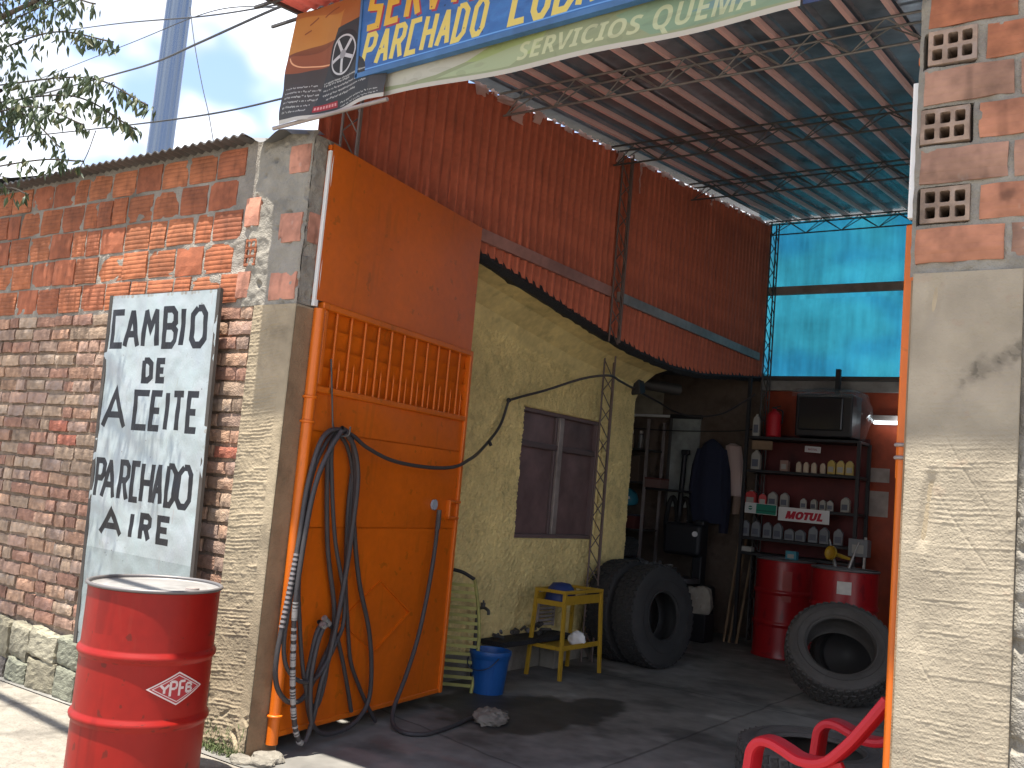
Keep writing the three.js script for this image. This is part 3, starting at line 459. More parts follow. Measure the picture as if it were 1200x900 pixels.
// lattice posts
function latticePost(label, x, z, y0, y1, w, m) {
  const t = thing('lattice_post', label, 'post', 'lattice steel posts', [x, 0, z]);
  const c = [[0, 0], [0, -w], [0.06, -w / 2]];
  for (const [a, b] of c) part(t, 'chord', [rod([a, y0, b], [a, y1, b], 0.0085, 6)], m);
  const g = []; let k = 0; for (let y = y0; y < y1 - 0.12; y += 0.14) { const s = k++ % 2; g.push(rod([0, y, s ? 0 : -w], [0, y + 0.14, s ? -w : 0], 0.005, 5), rod([0.06, y, -w / 2], [0, y + 0.14, s ? 0 : -w], 0.005, 5)); }
  part(t, 'web', g, m); return t;
}
latticePost('slender lattice steel post in front of the yellow wall beside its window', -4.3, -7.50, 0, 2.74, 0.17, mat.brownSteel);
latticePost('slender lattice steel post against the red corrugated wall above the yellow wall', -4.0, -7.02, 2.74, 4.38, 0.15, mat.brownSteel);
latticePost('slender lattice steel post in the far corner by the blue screen', -3.93, -10.42, 0, 4.72, 0.16, mat.steel);
latticePost('slender lattice steel post behind the top of the orange gate', -3.98, -3.74, 2.4, 3.98, 0.14, mat.greySteel);

// yellow rendered room inside, with its window and tarred eaves
{
  const yw = thing('yellow_house', 'small inner building with rough yellow render and a shuttered window', 'building');
  const s = new THREE.Shape(); s.moveTo(-8.42, 0); s.lineTo(-8.42, 2.98); s.lineTo(-3.64, 3.12); s.lineTo(-3.64, 0); s.lineTo(-8.42, 0);
  const h = new THREE.Path(); h.moveTo(-7.82, 1.04); h.lineTo(-6.5, 1.04); h.lineTo(-6.5, 2.135); h.lineTo(-7.82, 2.135); h.lineTo(-7.82, 1.04); s.holes.push(h);
  // rotate so that shape x runs along world z and the face looks to +x
  const g = new THREE.ExtrudeGeometry(s, { depth: 0.2, bevelEnabled: true, bevelSize: 0.012, bevelThickness: 0.012, bevelSegments: 2, curveSegments: 4 });
  const m = new THREE.Matrix4().set(0, 0, 1, -4.662, 0, 1, 0, 0, 1, 0, 0, 0, 0, 0, 0, 1); g.applyMatrix4(m);
  // mirrored by the axis swap: turn the triangles round
  const c = clean(g); { const p = c.attributes.position.array; for (let i = 0; i < p.length; i += 9) for (let k = 0; k < 3; k++) { const t = p[i + 3 + k]; p[i + 3 + k] = p[i + 6 + k]; p[i + 6 + k] = t; } c.computeVertexNormals(); }
  { const nz = 640, ny = 400, z0 = -3.66, z1 = -8.425, pos = [], idx = [], uv = []; const Y = (j) => 3.1 * j / ny, Z = (i) => z0 + (z1 - z0) * i / nz;
    const ht = (z, y) => 0.014 * T.hgt(z, y) + 0.009 * T.hgt(z * 0.61 + 3.1, y * 0.61 + 1.7) + 0.014 * fbm3(z * 3, y * 3, 7, 4) + 0.005 * fbm3(z * 40, y * 40, 4, 2) - 0.004;
    for (let j = 0; j <= ny; j++) for (let i = 0; i <= nz; i++) { const z = Z(i), y = Y(j); const e = smooth(0, 0.02, Math.abs(z - z1)); pos.push(-4.447 + ht(z, y) * e - 0.01 * (1 - e), y, z); uv.push(-z, y); }
    for (let j = 0; j < ny; j++) for (let i = 0; i < nz; i++) { const z = (Z(i) + Z(i + 1)) / 2, y = (Y(j) + Y(j + 1)) / 2; if (z < -6.505 && z > -7.815 && y > 1.045 && y < 2.13) continue; if (y > 3.12 + (z + 3.64) * 0.0293) continue; const a = j * (nz + 1) + i, b = a + 1, d = a + nz + 1, f = d + 1; idx.push(a, b, f, a, f, d); }
    const rg = new THREE.BufferGeometry(); rg.setAttribute('position', new THREE.Float32BufferAttribute(pos, 3)); rg.setAttribute('uv', new THREE.Float32BufferAttribute(uv, 2)); rg.setIndex(idx); rg.computeVertexNormals();
    part(yw, 'thrown_render', rg, mat.yellow); }
  part(yw, 'wall', uvm(c), mat.yellow);
  part(yw, 'end_wall', [span(-8, -4.66, 0, 2.9, -8.42, -8.22)], mat.yellow);
  part(yw, 'skirting', [rspan(-4.46, -4.415, 0, 0.2, -8.4, -3.7, 0.01)], mat.concrete);
  const wx = -4.52; const win = part(yw, 'window', [rspan(wx - 0.03, wx + 0.045, 1.045, 1.085, -7.815, -6.505), rspan(wx - 0.03, wx + 0.045, 2.09, 2.13, -7.815, -6.505), rspan(wx - 0.03, wx + 0.045, 1.05, 2.125, -6.55, -6.505), rspan(wx - 0.03, wx + 0.045, 1.05, 2.125, -7.815, -7.77)], M([0.16, 0.11, 0.11], 0.55));
  part(win, 'transom', [rspan(wx - 0.02, wx + 0.04, 1.80, 1.85, -7.77, -6.55)], M([0.12, 0.085, 0.085], 0.5));
  part(win, 'mullion', [rspan(wx - 0.02, wx + 0.05, 1.085, 2.09, -7.19, -7.12)], mat.greySteel);
  part(win, 'mullion', [rspan(wx - 0.02, wx + 0.03, 1.085, 2.09, -7.119, -7.085)], M([0.12, 0.085, 0.085], 0.5));
  const sh = M([0.25, 0.165, 0.165], 0.45, { map: T.mottle });
  part(win, 'shutter_panel', [span(wx - 0.02, wx + 0.002, 1.085, 1.80, -7.085, -6.55)], sh); part(win, 'shutter_panel', [span(wx - 0.02, wx + 0.002, 1.085, 1.80, -7.77, -7.19)], sh);
  part(win, 'top_panel', [span(wx - 0.02, wx + 0.002, 1.85, 2.09, -7.085, -6.55)], sh); part(win, 'top_panel', [span(wx - 0.02, wx + 0.002, 1.85, 2.09, -7.77, -7.19)], sh);
  // eaves: roofing felt lapped over boards
  const bot = (z) => eaveY(z) - 0.015;
  const P = [], n = 120, q = (a, b, c2, d) => P.push(...a, ...b, ...c2, ...a, ...c2, ...d);
  const pt = (i, k) => { const z = -3.66 - 7.27 * i / n, j = 0.016 * fbm3(z * 6, k * 3.3, 1, 3) + 0.01 * n3(z * 19, k, 4), b = bot(z); return [[-8, b + 0.32 + j, z], [-4.06 + j, b + 0.05 + j, z], [-4.035 + j, b - 0.005 + j, z], [-4.07 + j, b - 0.04 + 1.5 * j, z], [-4.14, b - 0.02 + j, z], [-8, b + 0.2, z]][k]; };
  for (let i = 0; i < n; i++) for (let k = 0; k < 6; k++) q(pt(i, k), pt(i + 1, k), pt(i + 1, (k + 1) % 6), pt(i, (k + 1) % 6));
  const eg = new THREE.BufferGeometry(); eg.setAttribute('position', new THREE.Float32BufferAttribute(P, 3)); eg.computeVertexNormals();
  part(yw, 'roof', uvm(eg), mat.tar);
  { const Q = [], k = 60; const sp = (i, c2) => { const z = -3.7 - 4.74 * i / k, b = bot(z); return [[-4.12, b - 0.015, z], [-4.26, b - 0.06, z], [-4.40, b - 0.17, z], [-4.449, b - 0.30, z]][c2]; }; for (let i = 0; i < k; i++) for (let c2 = 0; c2 < 3; c2++) Q.push(...sp(i, c2), ...sp(i + 1, c2), ...sp(i + 1, c2 + 1), ...sp(i, c2), ...sp(i + 1, c2 + 1), ...sp(i, c2 + 1)); const sg = new THREE.BufferGeometry(); sg.setAttribute('position', new THREE.Float32BufferAttribute(Q, 3)); sg.computeVertexNormals(); part(yw, 'coved_soffit', uvm(sg), mat.yellow); }
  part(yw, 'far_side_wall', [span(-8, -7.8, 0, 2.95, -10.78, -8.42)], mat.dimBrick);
}

// ------------------------------------------------------------------ the orange gate
const GP = [-3.79, 0, -3.56], GA = THREE.MathUtils.degToRad(97.3);
{
  seed = 41;
  const g = thing('gate_leaf', 'open orange sheet metal gate leaf with a barred panel, hoses hanging on it', 'gate', null, GP, GA);
  const sheet = (x0, x1, y0, y1, o, amp = 0.003) => xf(relief(x1 - x0, y1 - y0, 60, 60, (x, y) => amp * (n3(x * 2.2 + o, y * 2.2, o) * 1.8 + n3(x * 6 + o, y * 5, o + 3) * 0.7), o, o), [x0, y0, 0]);
  part(g, 'lower_panel', [sheet(0.03, 1.6, 0.10, 1.146, 1), sheet(0.03, 1.6, 1.152, 1.655, 2), sheet(0.03, 1.6, 1.661, 1.865, 3), span(0.03, 1.6, 0.10, 1.865, -0.014, -0.008)], mat.orange);
  part(g, 'upper_panel', [sheet(-0.05, 1.6, 2.345, 3.2, 4, 0.002), rspan(-0.05, 1.6, 3.17, 3.198, -0.04, -0.01), rspan(1.57, 1.598, 2.345, 3.17, -0.04, -0.01), rspan(-0.05, -0.022, 2.345, 3.17, -0.04, -0.01)], mat.orange);
  part(g, 'frame_rail', [rspan(0, 1.605, 0.085, 0.115, -0.03, 0.008)], mat.orangeFrame);
  part(g, 'frame_rail', [rspan(0, 1.605, 1.862, 1.898, -0.03, 0.016)], mat.orangeFrame);
  part(g, 'frame_rail', [rspan(0, 1.605, 2.305, 2.343, -0.03, 0.016)], mat.orangeFrame);
  part(g, 'frame_stile', [rspan(1.58, 1.612, 0.085, 2.343, -0.03, 0.018)], mat.orangeFrame);
  part(g, 'frame_stile', [rspan(0.02, 0.05, 1.9, 2.305, -0.03, 0.014)], mat.orangeFrame);
  part(g, 'hinge_pipe', [rod([-0.02, 0.06, 0.005], [-0.02, 2.3, 0.005], 0.031, 20)], mat.orangeFrame);
  for (const y of [0.2, 1.7, 1.83]) part(g, 'hinge_collar', [xf(new THREE.TorusGeometry(0.034, 0.008, 8, 24), [-0.02, y, 0.005], [Math.PI / 2, 0, 0])], mat.orangeFrame);
  for (let k = 0; k < 11; k++) { const x = 0.14 + k * 0.132; part(g, 'bar', [rod([x, 1.89, 0.0], [x, 2.31, 0.0], 0.0075, 8)], mat.orangeFrame); }
  for (let k = 0; k < 11; k++) { const x = 0.205 + k * 0.132; part(g, 'spike', [rod([x, 1.89, -0.004], [x, 2.03, -0.004], 0.006, 6), xf(new THREE.ConeGeometry(0.006, 0.03, 6), [x, 2.045, -0.004])], mat.orangeFrame); }
  for (let k = 0; k < 4; k++) part(g, 'louvre', [box(1.56, 0.125, 0.004, [0.82, 1.945 + k * 0.104, -0.03], [0.22, 0, 0])], mat.orange);
  // pressed diamond
  const dp = [[0.80, 0.84], [1.14, 0.635], [0.80, 0.43], [0.44, 0.635]];
  for (const k of [0.97]) part(g, 'diamond_moulding', dp.map((p, i) => { const q = dp[(i + 1) % 4]; return bar([p[0], p[1], 0.004], [q[0], q[1], 0.004], 0.016, 0.008); }), mat.orange);
  part(g, 'handle', [rspan(1.47, 1.60, 1.315, 1.335, 0.0, 0.035), rspan(1.46, 1.48, 1.22, 1.335, 0.0, 0.035), rspan(1.47, 1.60, 1.21, 1.228, 0, 0.03)], mat.orangeFrame);
  part(g, 'lock_plate', [xf(new THREE.CylinderGeometry(0.034, 0.034, 0.012, 20), [1.30, 1.30, 0.012], [Math.PI / 2, 0, 0])], M([0.36, 0.40, 0.46], 0.5));
  // leaf on the right, seen edge on
  const r = thing('gate_leaf', 'right orange gate leaf folded inward behind the right pillar, seen edge on', 'gate', null, [-0.822, 0, -3.575], THREE.MathUtils.degToRad(86.5));
  part(r, 'hinge_pipe', [rod([0, 0.06, 0], [0, 1.72, 0], 0.02, 16)], mat.orangeFrame);
  part(r, 'frame_stile', [rspan(0.0, 0.04, 1.6, 2.52, -0.026, 0.02)], mat.orangeFrame);
  part(r, 'panel', [span(0.03, 1.55, 0.1, 3.15, -0.003, 0.003)], mat.orange);
  for (const y of [0.1, 1.88, 2.33, 3.15]) part(r, 'frame_rail', [rspan(0.03, 1.55, y - 0.018, y + 0.018, -0.018, 0.018)], mat.orangeFrame);
  for (const y of [1.675, 1.72]) part(r, 'hinge_collar', [xf(new THREE.TorusGeometry(0.024, 0.007, 8, 20), [0, y, 0], [Math.PI / 2, 0, 0])], mat.greySteel);
  solo('gap_shade_strip', 'thin added brown strip standing for the dark gap behind the right gate pillar edge', 'post', [rspan(-0.79, -0.776, 0, 2.28, -3.52, -3.44, 0.003)], mat.reveal);  // brown strip painted in for the dark gap beside the hinge pipe
}

// hoses on the gate (coordinates of the gate leaf)
{
  const hz = (pts, z0, dz) => pts.map(([x, y], i) => [x, y, z0 + (dz ? dz(i / (pts.length - 1)) : 0)]);
  const A = [[0.18, 1.68], [0.10, 1.66], [0.03, 1.58], [-0.03, 1.36], [-0.05, 1.1], [-0.08, 0.84], [-0.12, 0.53], [-0.10, 0.38], [-0.02, 0.29], [0.07, 0.26], [0.15, 0.28], [0.24, 0.38], [0.29, 0.46], [0.34, 0.55], [0.335, 0.72], [0.22, 1.05], [0.15, 1.42], [0.14, 1.57], [0.18, 1.66]];
  const B = [[0.19, 1.69], [0.26, 1.665], [0.31, 1.60], [0.37, 1.43], [0.40, 1.19], [0.51, 0.86], [0.66, 0.57], [0.73, 0.32], [0.72, 0.15], [0.59, 0.06], [0.40, 0.045], [0.27, 0.09], [0.19, 0.19], [0.14, 0.35], [0.15, 0.48], [0.17, 0.60], [0.21, 0.66]];
  const Cc = [[0.16, 1.67], [0.08, 1.57], [0.0, 1.41], [-0.04, 1.19], [-0.06, 0.8], [-0.03, 0.54], [0.01, 0.32], [0.06, 0.15], [0.12, 0.055], [0.165, 0.055], [0.21, 0.17], [0.24, 0.34], [0.29, 0.51], [0.34, 0.87], [0.355, 1.19], [0.35, 1.43], [0.285, 1.59], [0.19, 1.665]];
  const Dd = [[0.21, 0.66], [0.16, 0.56], [0.135, 0.40], [0.15, 0.25], [0.18, 0.14]];
  const Ee = [[0.21, 0.655], [0.30, 0.63], [0.37, 0.58], [0.45, 0.44], [0.53, 0.27], [0.59, 0.13]];
  const Ff = [[0.37, 1.45], [0.375, 1.2], [0.42, 0.86], [0.47, 0.66], [0.54, 0.42], [0.64, 0.27], [0.74, 0.15], [0.85, 0.03]];
  const t = thing('air_hose_coil', 'black rubber air hoses looped over a hook on the orange gate', 'hose', null, GP, GA);
  const R = 0.0132;
  part(t, 'hose_loop', [tube(hz(A, 0.05, (k) => 0.012 * Math.sin(k * 6)), R, 160)], mat.hose);
  part(t, 'hose_loop', [tube(hz(B, 0.062, (k) => 0.01 * Math.sin(k * 5 + 2)), R, 160)], mat.hose);
  part(t, 'hose_loop', [tube(hz(Cc, 0.085, (k) => 0.012 * Math.sin(k * 7 + 1)), R, 160)], mat.hose);
  const shift = (L, dx, sy, y0) => L.map(([x, y]) => [x + dx * (1.68 - y), y0 + (y - y0) * sy]);
  part(t, 'hose_loop', [tube(hz(shift(A, 0.035, 0.93, 1.69), 0.068, (k) => 0.012 * Math.sin(k * 8 + 3)), R * 0.85, 160)], mat.hose);
  part(t, 'hose_loop', [tube(hz(shift(Cc, 0.06, 0.90, 1.69), 0.045, (k) => 0.010 * Math.sin(k * 4)), R * 0.85, 160)], mat.hose);
  part(t, 'hose_tail', [tube(hz(Dd, 0.09), R * 0.9, 50)], mat.hose);
  part(t, 'hose_tail', [tube(hz(Ee, 0.04), R * 0.9, 50)], mat.hose);
  part(t, 'hose_tail', [tube(hz(Ff, 0.033), R * 0.85, 80)], mat.hose);
  // silver tape wound on one run
  const tapePath = new THREE.CatmullRomCurve3(hz(Cc, 0.085, (k) => 0.012 * Math.sin(k * 7 + 1)).map(V)); const tp = []; seed = 51;
  for (let k = 0.265; k < 0.50; k += 0.0048) { if (rnd() < 0.22) continue; const p = tapePath.getPointAt(k), d = tapePath.getTangentAt(k); const len = rr(0.003, 0.010); tp.push(rod([p.x - d.x * len, p.y - d.y * len, p.z - d.z * len], [p.x + d.x * len, p.y + d.y * len, p.z + d.z * len], R + 0.0022, 10)); }
  part(t, 'silver_tape', tp, M([0.34, 0.325, 0.31], 0.5));
  const path2 = new THREE.CatmullRomCurve3(hz(A, 0.05, (k) => 0.012 * Math.sin(k * 6)).map(V)); const tp2 = []; for (let k = 0.24; k < 0.36; k += 0.0075) { const p = path2.getPointAt(k), d = path2.getTangentAt(k); tp2.push(rod([p.x - d.x * 0.006, p.y - d.y * 0.006, p.z - d.z * 0.006], [p.x + d.x * 0.006, p.y + d.y * 0.006, p.z + d.z * 0.006], R + 0.0018, 10)); }
  part(t, 'dark_tape', tp2, M([0.22, 0.2, 0.2], 0.5));
  part(t, 'coupling', [xf(new THREE.CylinderGeometry(0.017, 0.017, 0.06, 10), [0.215, 0.665, 0.088], [0, 0, 0.9]), xf(new THREE.CylinderGeometry(0.02, 0.02, 0.025, 6), [0.19, 0.645, 0.09], [0, 0, 0.9])], mat.zinc);
  part(t, 'hanging_rod', [rod([0.10, 2.05, 0.02], [0.145, 1.69, 0.045], 0.0055, 6), tube([[0.145, 1.70, 0.045], [0.17, 1.655, 0.05], [0.2, 1.65, 0.11], [0.2, 1.70, 0.12]], 0.0055, 24, 6)], mat.steel);
  const u = thing('air_hose', 'second black hose hanging from the gate handle down to the workshop floor', 'hose', null, GP, GA);
  part(u, 'hose', [tube([[1.30, 1.24, 0.05], [1.29, 1.04, 0.055], [1.25, 0.78, 0.06], [1.17, 0.5, 0.07], [1.06, 0.28, 0.08], [0.93, 0.11, 0.10], [0.85, 0.035, 0.16], [0.80, 0.022, 0.28], [0.86, 0.02, 0.36], [0.97, 0.02, 0.38], [1.2, 0.02, 0.375], [1.38, 0.022, 0.36], [1.47, 0.03, 0.38]], 0.0135, 200)], mat.hose);
  part(u, 'upper_fitting', [rod([1.302, 1.15, 0.052], [1.306, 1.27, 0.05], 0.016, 10)], mat.steel);
  part(u, 'end_fitting', [rod([1.44, 0.028, 0.375], [1.56, 0.032, 0.42], 0.02, 10), rod([1.45, 0.03, 0.38], [1.48, 0.03, 0.39], 0.03, 8), box(0.10, 0.03, 0.04, [1.62, 0.03, 0.45], [0, -0.4, 0])], mat.steel);
  // bundle of rag on the floor at the hose end
  seed = 52; const rg = new THREE.SphereGeometry(1, 40, 24), q = rg.attributes.position; for (let i = 0; i < q.count; i++) { const a = q.getX(i), b = q.getY(i), c = q.getZ(i), n = 1 + 0.55 * fbm3(a * 2.6, b * 2.6, c * 2.6, 4) + 0.25 * Math.abs(n3(a * 5, b * 5, c * 5)); q.setXYZ(i, a * n * 0.1, Math.max(-0.02, b * n * 0.045), c * n * 0.15); } rg.computeVertexNormals();
  solo('rag', 'crumpled grey rag lying on the floor beside the hose end', 'rag', [xf(rg, [-3.52, 0.03, -5.08], [0, 0.5, 0])], M([0.22, 0.2, 0.17], 0.95));
  const cb = thing('power_cable', 'black hose strung in swags from the gate past the window into the back', 'cable');
  part(cb, 'cable', [tube([[-3.735, 1.675, -3.73], [-3.745, 1.66, -3.84], [-3.76, 1.60, -3.99], [-3.79, 1.545, -4.25], [-3.84, 1.53, -4.62], [-3.87, 1.55, -4.92], [-3.97, 1.61, -5.2], [-4.25, 1.70, -5.7], [-4.38, 1.91, -6.09], [-4.385, 2.13, -6.19]], 0.0115, 140)], mat.hose);
  part(cb, 'cable', [tube([[-4.385, 2.13, -6.19], [-4.37, 2.19, -6.38], [-4.30, 2.27, -6.6], [-4.12, 2.40, -6.85], [-3.95, 2.445, -6.98], [-4.08, 2.46, -7.4], [-4.3, 2.49, -8.0], [-4.36, 2.50, -8.2]], 0.0105, 100)], mat.hose);
  part(cb, 'cable', [tube([[-4.4, 2.5, -8.25], [-4.65, 2.50, -9.3], [-4.88, 2.493, -10.2], [-4.607, 2.441, -10.2], [-4.30, 2.48, -10.2], [-4.06, 2.611, -10.2], [-3.92, 2.709, -10.2]], 0.010, 100)], mat.hose);
  part(cb, 'knot', [xf(new THREE.TorusGeometry(0.014, 0.006, 8, 16), [-4.385, 2.13, -6.19], [0.4, 0.6, 0]), rod([-4.3, 1.79, -5.86], [-4.29, 1.75, -5.88], 0.012, 6)], mat.black);
  solo('junction_box', 'small black box on the corner of the yellow wall where the hose passes', 'box', [rbox(0.1, 0.2, 0.13, 0.01, [-4.4, 2.56, -8.34], [0.25, 0.1, 0.1])], mat.black);
}

// ------------------------------------------------------------------ sign, drum and pavement things
{
  const Tx = canvasTex(1024, 2048, (x, w, h) => {
    x.fillStyle = '#9fa8a9'; x.fillRect(0, 0, w, h);
    seed = 61; for (let i = 0; i < 900; i++) { const g = Math.floor(rr(150, 205)); x.fillStyle = `rgba(${g - 6},${g + 4},${g + 6},${rr(0.03, 0.10)})`; x.beginPath(); x.ellipse(rnd() * w, rnd() * h, rr(15, 130), rr(10, 90), rnd() * 3, 0, 7); x.fill(); }
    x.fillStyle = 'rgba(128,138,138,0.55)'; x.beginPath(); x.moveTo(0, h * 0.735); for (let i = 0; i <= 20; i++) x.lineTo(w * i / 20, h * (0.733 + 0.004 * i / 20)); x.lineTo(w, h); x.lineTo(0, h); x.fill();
    for (let i = 0; i < 70; i++) { x.strokeStyle = `rgba(${Math.floor(rr(90, 140))},${Math.floor(rr(75, 110))},${Math.floor(rr(60, 90))},${rr(0.1, 0.35)})`; x.lineWidth = rr(1, 5); const X = rnd() * w, Y = rnd() * h; x.beginPath(); x.moveTo(X, Y); x.lineTo(X + rr(-12, 12), Y + rr(15, 90)); x.stroke(); }
    for (let i = 0; i < 60; i++) { x.fillStyle = `rgba(60,50,45,${rr(0.2, 0.6)})`; x.beginPath(); x.arc(rnd() * w, rnd() * h, rr(1, 5), 0, 7); x.fill(); }
    x.strokeStyle = 'rgba(110,85,60,0.6)'; x.lineWidth = 10; for (let i = 0; i < 60; i++) { const e = rnd(), X = e < 0.5 ? (e < 0.25 ? 6 : w - 6) : rnd() * w, Y = e < 0.5 ? rnd() * h : 8; x.globalAlpha = rr(0.1, 0.6); x.beginPath(); x.arc(X, Y, rr(2, 9), 0, 7); x.stroke(); } x.globalAlpha = 1;
    const word = (s, xs, v0, v1, lw) => [...s].forEach((c, i) => { const a = xs[i][0] * w, b = xs[i][1] * w; glyph(x, c, a + lw / 2, v0 * h + lw / 2, b - a - lw, (v1 - v0) * h - lw, lw, '#15151a'); });
    word('CAMBIO', [[0.03, 0.185], [0.17, 0.325], [0.335, 0.51], [0.525, 0.665], [0.675, 0.735], [0.765, 0.92]], 0.04, 0.163, 40);
    word('DE', [[0.375, 0.485], [0.50, 0.60]], 0.187, 0.262, 38);
    word('ACEITE', [[0.035, 0.27], [0.32, 0.49], [0.482, 0.602], [0.60, 0.675], [0.672, 0.80], [0.805, 0.925]], 0.278, 0.398, 38);
    word('PARCHADO', [[0.03, 0.145], [0.105, 0.25], [0.26, 0.375], [0.37, 0.475], [0.467, 0.593], [0.58, 0.682], [0.69, 0.797], [0.785, 0.92]], 0.478, 0.598, 35);
    word('AIRE', [[0.12, 0.345], [0.39, 0.465], [0.495, 0.61], [0.645, 0.78]], 0.618, 0.698, 36);
  });
  const s = thing('painted_sign', 'tall grey metal sign reading CAMBIO DE ACEITE PARCHADO AIRE leaning on the brick wall', 'sign');
  const shear = (g) => { const p = g.attributes.position; for (let i = 0; i < p.count; i++) { const y = p.getY(i), k = (2.385 - y) / 2.02; p.setX(i, p.getX(i) + 0.175 * k - 0.03 * k * (p.getX(i) + 4.85)); p.setZ(i, p.getZ(i) + 0.06 * k); } g.computeVertexNormals(); return g; };
  const g = relief(1.03, 2.02, 60, 110, (x, y) => 0.009 * n3(x * 4, y * 3, 3) + 0.006 * n3(x * 9, y * 7, 6) + 0.003 * n3(x * 18, y * 16, 9)); { const u = g.attributes.uv; for (let i = 0; i < u.count; i++) u.setXY(i, u.getX(i) / 1.03, u.getY(i) / 2.02); }
  xf(g, [-5.37, 0.365, -3.325]);
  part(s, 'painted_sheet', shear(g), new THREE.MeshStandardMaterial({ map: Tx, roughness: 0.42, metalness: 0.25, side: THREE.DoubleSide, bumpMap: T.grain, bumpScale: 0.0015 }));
  part(s, 'frame', [span(-5.375, -5.345, 0.36, 2.39, -3.338, -3.322), span(-4.365, -4.335, 0.36, 2.39, -3.338, -3.322), span(-5.345, -4.365, 2.36, 2.39, -3.338, -3.331), span(-5.345, -4.365, 0.36, 0.39, -3.338, -3.331), span(-4.336, -4.332, 0.36, 2.39, -3.338, -3.318)].map(shear), M([0.08, 0.068, 0.058], 0.7, { map: T.mottle }));
}
function drum(name, label, pos, h, m, lidM, cat = 'drum') {
  const k = h / 0.88, d = thing(name, label, cat, null, pos);
  const pr = [[0.27, 0.012], [0.285, 0.0], [0.296, 0.006], [0.296, 0.018], [0.287, 0.03]];
  const rib = (y) => [[0.286, y - 0.03], [0.288, y - 0.022], [0.297, y - 0.01], [0.300, y], [0.297, y + 0.01], [0.288, y + 0.022], [0.286, y + 0.03]];
  pr.push([0.286, 0.1], ...rib(0.305), [0.286, 0.44], ...rib(0.585), [0.286, 0.7], [0.286, 0.84], [0.288, 0.862]);
  part(d, 'body', [lathe(pr.map(([r, y]) => [r, y * k]), 96)], m);
  part(d, 'rim', [xf(new THREE.TorusGeometry(0.290, 0.0085, 10, 96), [0, 0.872 * k, 0], [Math.PI / 2, 0, 0])], M([0.16, 0.15, 0.15], 0.5, { metalness: 0.4 }));
  part(d, 'lid', [lathe([[0, 0.86 * k], [0.2, 0.861 * k], [0.26, 0.862 * k], [0.275, 0.858 * k], [0.284, 0.868 * k]], 96)], lidM);
  part(d, 'bung', [xf(new THREE.CylinderGeometry(0.03, 0.032, 0.012, 20), [0.16, 0.866 * k, -0.08])], mat.greySteel);
  return d;
}
{
  const d = drum('oil_drum', 'red oil drum with a white diamond emblem standing on the pavement before the sign', [-3.863, 0, -2.803], 0.88, mat.drum, mat.drumLid);
  // emblem wrapped on the drum
  const wrap = (g, r) => { const p = g.attributes.position; for (let i = 0; i < p.count; i++) { const a = 1.46 + p.getX(i) / 0.2875, y = p.getY(i); p.setXYZ(i, Math.sin(a) * r, 0.462 + y, Math.cos(a) * r); } g.computeVertexNormals(); return g; };
  const dia = (w, h) => [[-w, 0], [0, -h], [w, 0], [0, h]];
  const fine = (polys, holes, r) => { // subdivide a flat shape so that it bends
    const s = new THREE.Shape(polys.map((p) => new THREE.Vector2(...p))); if (holes) s.holes.push(new THREE.Path(holes.map((p) => new THREE.Vector2(...p))));
    let g = clean(new THREE.ShapeGeometry(s)); for (let k = 0; k < 4; k++) { const P = g.attributes.position, o = []; const v = (i) => new THREE.Vector3().fromBufferAttribute(P, i); for (let i = 0; i < P.count; i += 3) { const a = v(i), b = v(i + 1), c = v(i + 2), ab = a.clone().lerp(b, 0.5), bc = b.clone().lerp(c, 0.5), ca = c.clone().lerp(a, 0.5); for (const t of [[a, ab, ca], [ab, b, bc], [ca, bc, c], [ab, bc, ca]]) t.forEach((q) => o.push(q.x, q.y, q.z)); } g = new THREE.BufferGeometry(); g.setAttribute('position', new THREE.Float32BufferAttribute(o, 3)); }
    return uvm(wrap(g, r)); };
  const wm = M([0.62, 0.50, 0.48], 0.55), em = part(d, 'emblem', [fine(dia(0.136, 0.071), dia(0.124, 0.064), 0.2884), fine(dia(0.113, 0.0575), dia(0.106, 0.0535), 0.2892)], wm);
  part(em, 'emblem_field', [fine(dia(0.124, 0.064), null, 0.2880)], M([0.36, 0.022, 0.03], 0.5));
  const lt = []; const stroke = (a, b, w) => { const dx = b[0] - a[0], dy = b[1] - a[1], L = Math.hypot(dx, dy), nx = -dy / L * w / 2, ny = dx / L * w / 2; lt.push(fine([[a[0] + nx, a[1] + ny], [a[0] - nx, a[1] - ny], [b[0] - nx, b[1] - ny], [b[0] + nx, b[1] + ny]], null, 0.2893)); };
  const letters = { Y: [-0.060, 0.038, 0.036], P: [-0.020, 0.031, 0.062], F: [0.020, 0.028, 0.062], B: [0.055, 0.028, 0.036] };
  for (const [c, [cx, w, h]] of Object.entries(letters)) for (const s of GL[c]) for (let i = 0; i + 1 < s.length; i++) stroke([cx + (s[i][0] - 0.5) * w, (0.5 - s[i][1]) * h], [cx + (s[i + 1][0] - 0.5) * w, (0.5 - s[i + 1][1]) * h], 0.0105);
  part(em, 'emblem_letters', lt, wm);
  // pavement moss and grit at the foot of the pillar
  seed = 71; const gr = []; for (let i = 0; i < 240; i++) { const x = -4.1 + rr(-0.03, 0.3), z = ZF + 0.015 + Math.abs(rr(0, 0.05)); const b = new THREE.ConeGeometry(rr(0.002, 0.005), rr(0.02, 0.07), 3); gr.push(clean(xf(b, [x, rr(0.01, 0.05) + (rnd() < 0.3 ? rr(0, 0.12) : 0), z], [rr(-0.7, 0.7), rr(0, 3), rr(-0.7, 0.7)]))); }
  const ms = solo('weeds', 'small green weeds growing at the foot of the left gate pillar', 'weeds', gr, M([0.10, 0.13, 0.05], 0.9)); ms.userData.kind = 'stuff';
}

